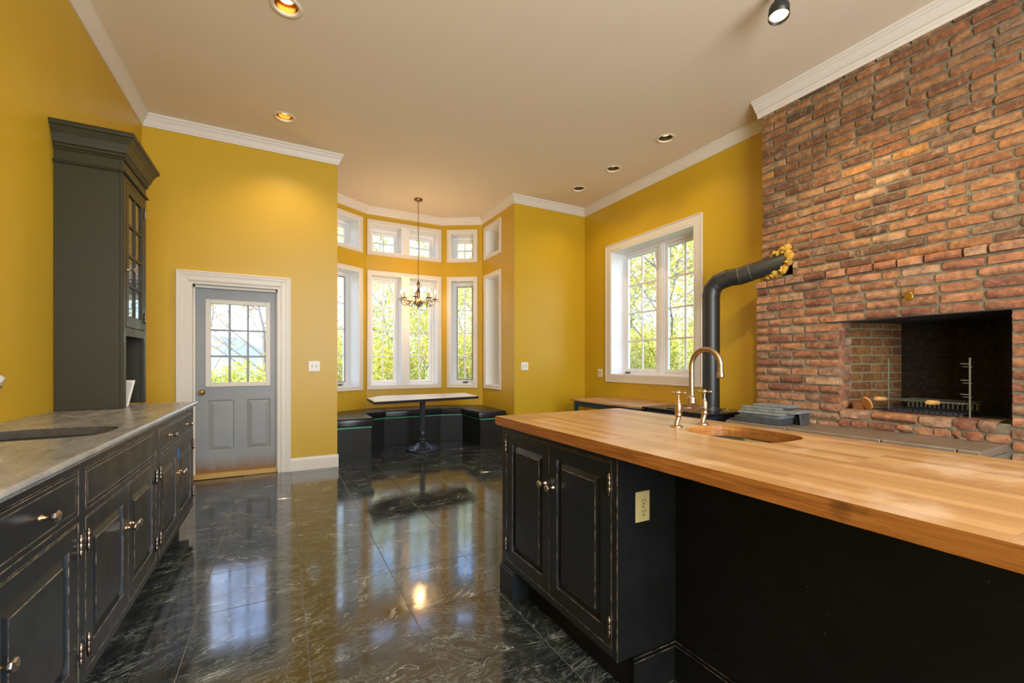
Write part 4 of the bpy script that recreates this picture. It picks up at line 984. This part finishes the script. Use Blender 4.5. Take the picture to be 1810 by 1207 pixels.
# lower fireplace
fpz = thing('fireplace', 'lower brick fireplace with raised hearth and deep sooty firebox', 'fireplace', (4.3, 1.4, 0))
OY0, OY1, OZ0, OZ1 = .875, 1.80, .832, 1.533
HZ = .70
lo_ = MB(lambda s, t, z: (BLX+.012+t, 2.470-s, z))
grid_face(lo_, 0, 4.7, 0, 1.93, [(2.470-OY1, 2.470-OY0, OZ0-.006, OZ1)])
lo_.add([(0, 0, 0), (0, 1, 0), (0, 1, 1.93), (0, 0, 1.93)], [(0, 1, 2, 3)]); lo_.add([(0, 0, 1.93), (4.7, 0, 1.93), (4.7, .1, 1.93), (0, .1, 1.93)], [(0, 1, 2, 3)])
lo_.build('mortar_bed', M['mortar'], fpz)
extra = []
for (y0, y1) in course(2.486, -1.0, 0, .10, (.10, .19)):
    o = brick(fpz, 'brick_low', BLX-.018, y0, y1, 1.893, 1.953, .09)
    if y1 < .72: extra.append(o)
r = 0; z = 1.893-PITCH
while z > .05:
    h = PITCH-JT
    sp_ = course(2.478+rnd.uniform(-.003, .003), -1.0, z, .205 if r % 2 else .100)
    if z < OZ1-.02:
        spans = course(2.478+rnd.uniform(-.003, .003), OY1, z, .205 if r % 2 else .100)+course(OY0, -1.0, z, .205 if r % 2 == 0 else .1)
        if z < OZ0-.03: spans = [s for s in spans]
        sp_ = spans
    for (y0, y1) in sp_:
        if z+h < HZ-.02 and y0 > OY0-.03: continue
        o = brick(fpz, 'brick_low', BLX, y0, y1, z, z+h, .09)
        if y1 < .72: extra.append(o)
    z -= PITCH; r += 1
join_bricks(extra, 'brickwork_beyond_frame', fpz)
# ledge: two courses of whole bricks under the opening
y = OY1-.004
for L in (.20, .27, .165, .11, .08): 
    y0 = max(y-L, OY0+.004); brick(fpz, 'brick_low', BLX-.008, y0, y, .768, .834, .22, .003); y = y0-.008
y = OY1-.004
for L in (.075, .10, .165, .09, .10, .085, .04, .10, .12):
    y0 = max(y-L, OY0+.004)
    if y0 < y-.02: brick(fpz, 'brick_low', BLX-.004, y0, y, .702, .760, .20, .004)
    y = y0-.007
# jambs and the splayed firebox
jm = MB(); jm.box(BLX+.02, 4.75, OY0-.3, OY1+.3, .70, OZ0-.006)
jm.build('firebox_floor', M['sootmortar'], fpz)
MB().box(BLX+.04, 4.75, OY0-.02, OY1+.02, OZ1, OZ1+.04).build('firebox_ceiling', M['sootmortar'], fpz)
MB().box(BLX-.001, BLX+.10, OY0-.08, OY1+.08, OZ1-.004, OZ1+.003).build('lintel', M['iron'], fpz, label='thin black iron lintel')
JD = 4.13
for side in (0, 1):
    yw = OY1 if side == 0 else OY0
    MB().box(BLX+.015, JD, yw+(.006 if side == 0 else -.05), yw+(.05 if side == 0 else -.006), .80, OZ1).build('jamb_bed', M['mortar'], fpz)
    z = .840; r = 0
    while z < OZ1-.03:
        xs_ = [(BLX+.02, BLX+.105), (BLX+.115, JD)] if r % 2 else [(BLX+.02, JD)]
        for x0, x1 in xs_:
            # brick front faces the opening: rotate so local -X points to the opening
            if side == 0: brick(fpz, 'brick_low', 0, 0, x1-x0, z, min(z+PITCH-JT, OZ1), .05, .003, rot=-math.pi/2*-1, origin=(x1, yw, 0))
            else: brick(fpz, 'brick_low', 0, 0, x1-x0, z, min(z+PITCH-JT, OZ1), .05, .003, rot=-math.pi/2, origin=(x0, yw, 0))
        z += PITCH; r += 1
BKX = 4.62
def splay(p0, p1, kind, bedmat):
    """wall from p0 to p1, room on the right of travel"""
    f, L = along(p0, p1); MB(f).box(-.02, L+.02, .004, .03, .78, OZ1).build('firebox_bed', M[bedmat], fpz)
    ang = math.atan2(p1[1]-p0[1], p1[0]-p0[0])
    z = .838; r = 0
    while z < OZ1-.02:
        s = -.10 if r % 2 else 0.0
        while s < L-.01:
            a0, a1 = max(s, 0), min(s+.205, L)
            if a1-a0 > .03:
                # local y runs backwards along the wall so that local -X faces the room
                pe = f(a1, 0, 0); brick(fpz, kind, 0, 0, a1-a0, z, min(z+PITCH-.007, OZ1), .03, .0008, rot=ang+PI/2, origin=(pe[0], pe[1], 0))
            s += .212
        z += PITCH; r += 1
splay((JD, OY1), (BKX, 1.65), 'firebrick', 'firemortar')
splay((BKX, 1.65), (BKX, 1.10), 'soot', 'sootmortar')
splay((BKX, 1.10), (JD, OY0), 'soot', 'sootmortar')
dk = MB(); dk.lathe([(.026, 0), (.026, .006), (.022, .009)], (BLX-.028, 1.352, 1.668), 18, (-1, 0, 0)); dk.box(BLX-.03, BLX-.004, 1.345, 1.359, 1.672, 1.700, .002); dk.lathe([(.014, 0), (.013, .006)], (BLX-.016, 1.338, 1.708), 12, (-1, .2, 0)); dk.build('damper_knob', M['brass'], fpz, label='round brass damper knob')
# hearth
MB().box(3.50, BLX+.01, .89, 2.46, .0005, .652).build('hearth_base', M['mortar'], fpz)
y = 2.47
for L in (.52, .60, .36, .10):
    y0 = max(y-L, .885); MB().box(3.465, BLX+.008, y0, y-.006, .653, .7005, .005).build('hearth_stone', M['hearth'], fpz); y = y0
# insulation stuffed round the pipe
wool = MB(); rr = random.Random(5)
axd = (E[6]-E[5]).normalized(); sx = axd.cross(Vector((0, 0, 1))).normalized(); sz = sx.cross(axd)
WP = [(2.40, 1.998), (2.379, 2.002), (2.338, 2.005), (2.297, 2.013), (2.258, 2.026), (2.223, 2.054), (2.199, 2.09), (2.189, 2.133), (2.189, 2.177), (2.205, 2.213), (2.243, 2.215), (2.272, 2.201), (2.318, 2.201), (2.354, 2.194)]
for i in range(len(WP)-1):
    for t in (0, .2, .4, .6, .8):
        y = WP[i][0]*(1-t)+WP[i+1][0]*t; z = WP[i][1]*(1-t)+WP[i+1][1]*t; k = .55 if i == 0 else 1
        b0 = len(wool.v); wool.ball((3.965+rr.uniform(-.022, .02), y+rr.uniform(-.012, .012), z+rr.uniform(-.012, .012)), rr.uniform(.012, .027)*k, 6, 5, (rr.uniform(.6, 1.6), rr.uniform(.6, 1.7), rr.uniform(.5, 1.7)))
        wool.v[b0:] = [(a+rr.uniform(-.006, .006), b+rr.uniform(-.006, .006), c+rr.uniform(-.006, .006)) for a, b, c in wool.v[b0:]]
wool.sm = [False]*len(wool.sm)
ow = wool.build('pipe_insulation', M['wool']); tag(ow, 'yellow insulation stuffed around the stove pipe where it enters the brick', 'insulation')

# slate slabs stacked on the hearth's left end
def slab(label, cx, cy, lx, ly, z, h, rot, mat='slate', kx=0):
    r = random.Random(int(cx*1000+z*5000)); c, s = math.cos(rot), math.sin(rot); n = 5; pl_ = []
    for (ax_, ay), (bx, by) in zip([(-1, -1), (1, -1), (1, 1), (-1, 1)], [(1, -1), (1, 1), (-1, 1), (-1, -1)]):
        for i in range(n):
            t = i/n; x = (ax_+(bx-ax_)*t)*lx/2+r.uniform(-.004, .004); y = (ay+(by-ay)*t)*ly/2+r.uniform(-.004, .004); pl_.append((cx+c*x-s*y, cy+s*x+c*y))
    o = MB().prism(pl_, z, z+h, .003).build('slate_slab', M[mat]); return tag(o, label, 'slab', 'slate slabs stacked on the hearth')
slab('dark slate slab at the bottom of the stack on the hearth', 3.64, 2.21, .32, .36, .7012, .050, .03, 'slatedark')
slab('small dark slate offcut lying flat at the hearth end by the stove', 3.60, 2.425, .20, .055, .7012, .016, .02, 'slatedark')
slab('greenish slate slab second from the bottom of the hearth stack', 3.67, 2.19, .31, .35, .7517, .0225, -.02, 'slate')
slab('blue-grey slate slab in the middle of the hearth stack', 3.66, 2.19, .33, .37, .7747, .018, .04, 'slate')
slab('wide slate slab overhanging the right side of the hearth stack', 3.70, 2.16, .29, .43, .7932, .018, .01, 'slate')
slab('short slate slab second from the top of the hearth stack', 3.71, 2.25, .26, .31, .8117, .016, -.03, 'slate')
slab('topmost narrow slate slab of the hearth stack', 3.76, 2.19, .18, .29, .8282, .020, .02, 'slate')
for k, (x, y, rz) in enumerate(((3.74, 1.952, .05), (3.77, 1.990, -.03))):
    o = MB(lambda s, t, z: (x+s*math.cos(rz), y+t+.12*z+s*math.sin(rz), .7014+z)).box(-.07, .07, -.007, .007, 0, .0905, .002).build('slate_slab', M['slatedark'])
    tag(o, ('front' if k == 0 else 'rear')+' slate offcut propped on edge under the overhanging slab', 'slab', 'slate slabs stacked on the hearth')

# cooking grill, grate and firewood in the firebox
gr = thing('fire_grill', 'iron hanging grill stand with pronged uprights inside the firebox', 'grill', (4.12, 1.33, OZ0))
Zf = OZ0-.005
for (x, y, sgn) in ((4.12, 1.550, -1), (4.04, 1.085, 1)):
    u = MB(); u.box(x-.005, x+.005, y-.004, y+.004, Zf, 1.237, .001)
    upr = u.build('upright', M['rod'], gr)
    for z in (1.195, 1.085, .99 if sgn > 0 else .975):
        p = MB(); p.tube([(x, y, z), (x, y+sgn*.045, z+.002)], .0035, 6); p.tube([(x+.04, y, z-.02), (x+.04, y+sgn*.045, z-.018)], .003, 6); p.build('prong', M['rod'], upr)
rk = MB(); gx0_, gx1_, gy0, gy1 = 4.06, 4.42, 1.11, 1.51; zg = .925
rk.tube([(gx0_, gy0, zg), (gx0_, gy1, zg), (gx1_, gy1, zg), (gx1_, gy0, zg), (gx0_, gy0, zg)], .004, 6)
for i in range(1, 16): y = gy0+(gy1-gy0)*i/16; rk.tube([(gx0_, y, zg), (gx1_, y, zg)], .0028, 5)
for i in range(22):   # twisted front wire
    y = gy0+(gy1-gy0)*i/22; rk.tube([(gx0_-.004, y, zg+.006), (gx0_-.006, y+.009, zg-.006), (gx0_-.004, y+.018, zg+.006)], .0025, 5)
rk.build('grill_rack', M['rod'], gr)
for y, xs_ in ((1.555, 4.09), (1.235, 4.02)):
    MB().tube([(4.08, y-.04, zg), (xs_, y, zg+.002), (xs_-.05, y+.008, zg+.002)], .004, 6).build('handle_rod', M['rod'], gr)
    MB().lathe([(.012, 0), (.0155, .004), (.016, .05), (.0165, .095), (.013, .104)], (xs_-.005, y, zg+.002), 14, (-.97, .22, .05)).build('handle', M['handlewood'], gr, label='turned wooden handle')
gt = thing('fire_grate', 'black iron fire grate with upright bars on the firebox floor', 'grate', (4.2, 1.32, OZ0))
g_ = MB(); g_.box(4.03, 4.05, 1.12, 1.53, .842, .862, .002); g_.box(4.36, 4.38, 1.12, 1.53, .842, .862, .002)
for i in range(14): y = 1.13+i*.03; g_.box(4.03, 4.38, y, y+.012, .850, .860, .001)
g_.build('grate_bars', M['iron'], gt)
bk_ = MB(); 
for i in range(16): y = 1.13+i*.0255; bk_.box(4.37, 4.38, y, y+.012, .86, .905, .001)
bk_.box(4.368, 4.384, 1.12, 1.54, .905, .912, .001); bk_.build('back_bars', M['rod'], gt)
for x in (4.04, 4.36):
    for y in (1.14, 1.50): MB().box(x, x+.015, y, y+.015, Zf-.0005, .843).build('leg', M['iron'], gt)
lg_ = MB(); lg_.lathe([(.055, -.008), (.058, -.004), (.058, .004), (.055, .008)], (4.04, 1.655, .888), 18, (.75, -.25, .45)); lg_.build('cut_face', M['log'])
lo1 = bpy.data.objects['cut_face']; lo1.name = 'firewood_slice'; lo1.data.name = 'firewood_slice'; lo1.scale = (1, .7, 1); tag(lo1, 'round orange slice of firewood leaning in the left of the firebox', 'firewood', 'firewood in the firebox')
lg2 = MB(); lg2.prism([(4.03, 1.745), (4.16, 1.735), (4.15, 1.675), (4.05, 1.69)], Zf, .892, .006); tag(lg2.build('firewood_block', M['bark']), 'dark split block of firewood against the left firebox wall', 'firewood', 'firewood in the firebox')

# ------------------------------------------------------------------ outdoors
gm = MB(); gx = np.linspace(-40, 60, 24); gy = np.linspace(-6, 90, 24)
def gz(x, y):
    d = max(0, y-7); return -.55-.02*min(d, 20)+.35*math.sin(x*.21)*math.sin(y*.17)*min(1, d/8)+ (0.045*max(0, x-9) if x > 9 else 0)
gv = [(x, y, gz(x, y)) for y in gy for x in gx]; n = len(gx)
gm.add(gv, [(j*n+i, j*n+i+1, (j+1)*n+i+1, (j+1)*n+i) for j in range(len(gy)-1) for i in range(n-1)], True)
struct('ground', gm, M['lawn'])
hm = MB(); hn = 40
hv = [(-140+i*8, 150, -4) for i in range(hn)]+[(-140+i*8, 160, 6+2.2*math.sin(i*.5)+1.6*math.sin(i*1.3+1)+1*math.sin(i*2.1)) for i in range(hn)]+[(-140+i*8, 200, 4) for i in range(hn)]
hm.add(hv, [(j*hn+i, j*hn+i+1, (j+1)*hn+i+1, (j+1)*hn+i) for j in range(2) for i in range(hn-1)], True)
struct('hill', hm, M['hill'])

def tree_mesh(seed, height, spread, nleaf, leaf, lean=0.0, trunk_r=.09, bare=0.0, low=.12):
    r = random.Random(seed); mb = MB(); tips = []
    def grow(p, d, L, rad, lvl):
        pts = [p]; rs = [rad]; q = p.copy(); dd = d.copy(); nseg = 4 if lvl < 2 else 3
        for i in range(nseg):
            dd = (dd+Vector((r.uniform(-.2, .2), r.uniform(-.2, .2), r.uniform(-.05, .14)))).normalized(); q = q+dd*(L/nseg); pts.append(q.copy()); rs.append(rad*(1-.75*(i+1)/nseg) if lvl else rad*(1-.6*(i+1)/nseg))
        mb.tube(pts, rs, 6 if lvl == 0 else (4 if lvl == 1 else 3), False)
        if lvl >= 1: tips.extend(pts[1:])
        if lvl < 3:
            nb = (12, 5, 3)[lvl]
            for i in range(nb):
                t = (low+(1-low)*(i+.5)/nb) if lvl == 0 else r.uniform(.35, 1)
                k = min(int(t*nseg), nseg-1); b = pts[k].lerp(pts[k+1], t*nseg-k); a = r.uniform(0, 2*PI)
                nd = (dd*.55+Vector((math.cos(a), math.sin(a), r.uniform(-.1, .5)))).normalized()
                grow(b, nd, L*(.42 if lvl == 0 else .6)*spread*(1.1-.45*t if lvl == 0 else 1), rs[k]*.5, lvl+1)
    grow(Vector((0, 0, 0)), Vector((lean, 0, 1)).normalized(), height, trunk_r, 0)
    me = bpy.data.meshes.new('trunk'); me.from_pydata(mb.v, [], mb.fc); me.polygons.foreach_set('use_smooth', mb.sm)
    lm = None
    if nleaf:
        T = np.array([tuple(t) for t in tips]); g = np.random.default_rng(seed)
        c = T[g.integers(0, len(T), nleaf)]+g.normal(0, .20*height/6, (nleaf, 3)); c[:, 2] = np.maximum(c[:, 2], .15)
        a = g.normal(size=(nleaf, 3)); a /= np.linalg.norm(a, axis=1)[:, None]; b = g.normal(size=(nleaf, 3)); b -= a*(a*b).sum(1)[:, None]; b /= np.linalg.norm(b, axis=1)[:, None]
        s = leaf*g.uniform(.6, 1.3, (nleaf, 1)); V = np.stack([c-a*s, c+b*s*.55, c+a*s, c-b*s*.55], 1).reshape(-1, 3)
        lm = bpy.data.meshes.new('crown'); lm.vertices.add(len(V)); lm.vertices.foreach_set('co', V.ravel()); lm.loops.add(nleaf*4); lm.polygons.add(nleaf)
        lm.loops.foreach_set('vertex_index', np.arange(nleaf*4)); lm.polygons.foreach_set('loop_start', np.arange(nleaf)*4)
        lm.update(calc_edges=True); at = lm.attributes.new('tint', 'FLOAT', 'FACE'); clump = np.sin(c[:, 0]*2.1+seed)*np.sin(c[:, 1]*1.7)*np.sin(c[:, 2]*1.9); at.data.foreach_set('value', np.clip(.42+.25*clump+g.normal(0, .2, nleaf), 0, 1).astype(np.float32))
    return me, lm
TM = {'a': tree_mesh(1, 7.0, 1.05, 5200, .062), 'b': tree_mesh(2, 8.0, 1.0, 4200, .064, .06), 'bare': tree_mesh(3, 7.5, 1.15, 1500, .07, .05, .08), 'bush': tree_mesh(4, 2.2, 1.5, 4500, .05, 0, .03, low=.02), 'birch': tree_mesh(6, 9.0, .8, 3500, .075, -.04, .085)}
for k, (tm, lm) in TM.items():
    tm.materials.append(M['birch' if k == 'birch' else 'barkm']); lm.materials.append(M['leafo' if k in ('bare',) else 'leafy'])
def tree(kind, x, y, sc, rz, label, group):
    z = gz(x, y)-.05; tm, lm = TM[kind]; nm = 'bush' if kind == 'bush' else 'tree'
    r = thing(nm, label, nm, (x, y, z), group); r.rotation_euler = (0, 0, rz); r.scale = (sc, sc, sc)
    o = bpy.data.objects.new('trunk' if nm == 'tree' else 'stems', tm); COL.objects.link(o); o.parent = r
    o = bpy.data.objects.new('crown' if nm == 'tree' else 'foliage', lm); COL.objects.link(o); o.parent = r; o['kind'] = 'stuff'
    return r
for i, (x, y, s) in enumerate([(9.2, 8.2, .85), (11.6, 10.6, .95)]):
    tree('bare', x, y, s, i*2.9+1, 'nearly bare reddish autumn tree outside the right window', 'bare trees outside the right window')
LBY = 'leafy yellow-green autumn tree in the wood outside the bay windows'
for i, (x, y, s, k) in enumerate([(2.0, 14.0, .85, 'a'), (4.0, 13.0, .8, 'b'), (6.0, 14.5, .95, 'a'), (8.4, 15.5, 1.0, 'b'), (3.1, 18.0, 1.0, 'b'), (5.6, 19.0, 1.1, 'a'), (8.6, 20.0, 1.1, 'a'), (4.8, 11.2, .6, 'a'), (2.9, 11.5, .55, 'b'), (7.0, 12.0, .7, 'b')]):
    tree(k, x, y, s*.84, i*1.7, LBY, 'trees outside the bay')
for i, (x, y, s) in enumerate([(2.4, 10.6, .75), (3.7, 10.4, .8), (5.2, 10.6, .8), (1.5, 11.8, .85), (6.4, 11.6, .9)]):
    tree('bush', x, y, s, i*2.1, 'low yellow-green bush below the trees outside the bay windows', 'bushes outside the bay')
for i, (x, y, s, k) in enumerate([(12.5, 12.5, .8, 'b'), (14.5, 15.5, 1.0, 'a'), (10.0, 11.0, .5, 'b'), (15.5, 12.0, .9, 'a')]):
    tree(k, x, y, s, i*1.3+.4, 'leafy yellow-green autumn tree outside the right window', 'trees outside the right window')
for i, (x, y, s, k) in enumerate([(9.6, 9.0, .85, 'birch'), (13.0, 10.8, 1.0, 'birch')]):
    tree(k, x, y, s, i*2.4, 'slender white trunked birch outside the right window', 'birches outside the right window')
for i, (x, y, s) in enumerate([(8.6, 8.4, .8), (10.2, 10.2, .9), (9.3, 7.4, .75), (11.8, 9.0, .95)]):
    tree('bush', x, y, s, i*1.9, 'yellow-green bush outside the right window', 'bushes outside the right window')
for i, (x, y, s) in enumerate([(-.3, 13.0, .75), (-2.4, 17.0, .9), (-.4, 21.0, .9)]):
    tree('bare', x, y, s, i*2.2, 'nearly bare autumn tree with few orange leaves outside the door', 'bare trees outside the door')
for i, (x, y, s) in enumerate([(-1.5, 10.5, .58), (-.7, 11.0, .60), (.1, 10.6, .55), (-2.4, 11.5, .6), (.9, 11.4, .62)]):
    tree('bush', x, y, s, i*1.1+.3, 'yellow-green bush in the hedge row outside the grey door', 'hedge bushes outside the door')
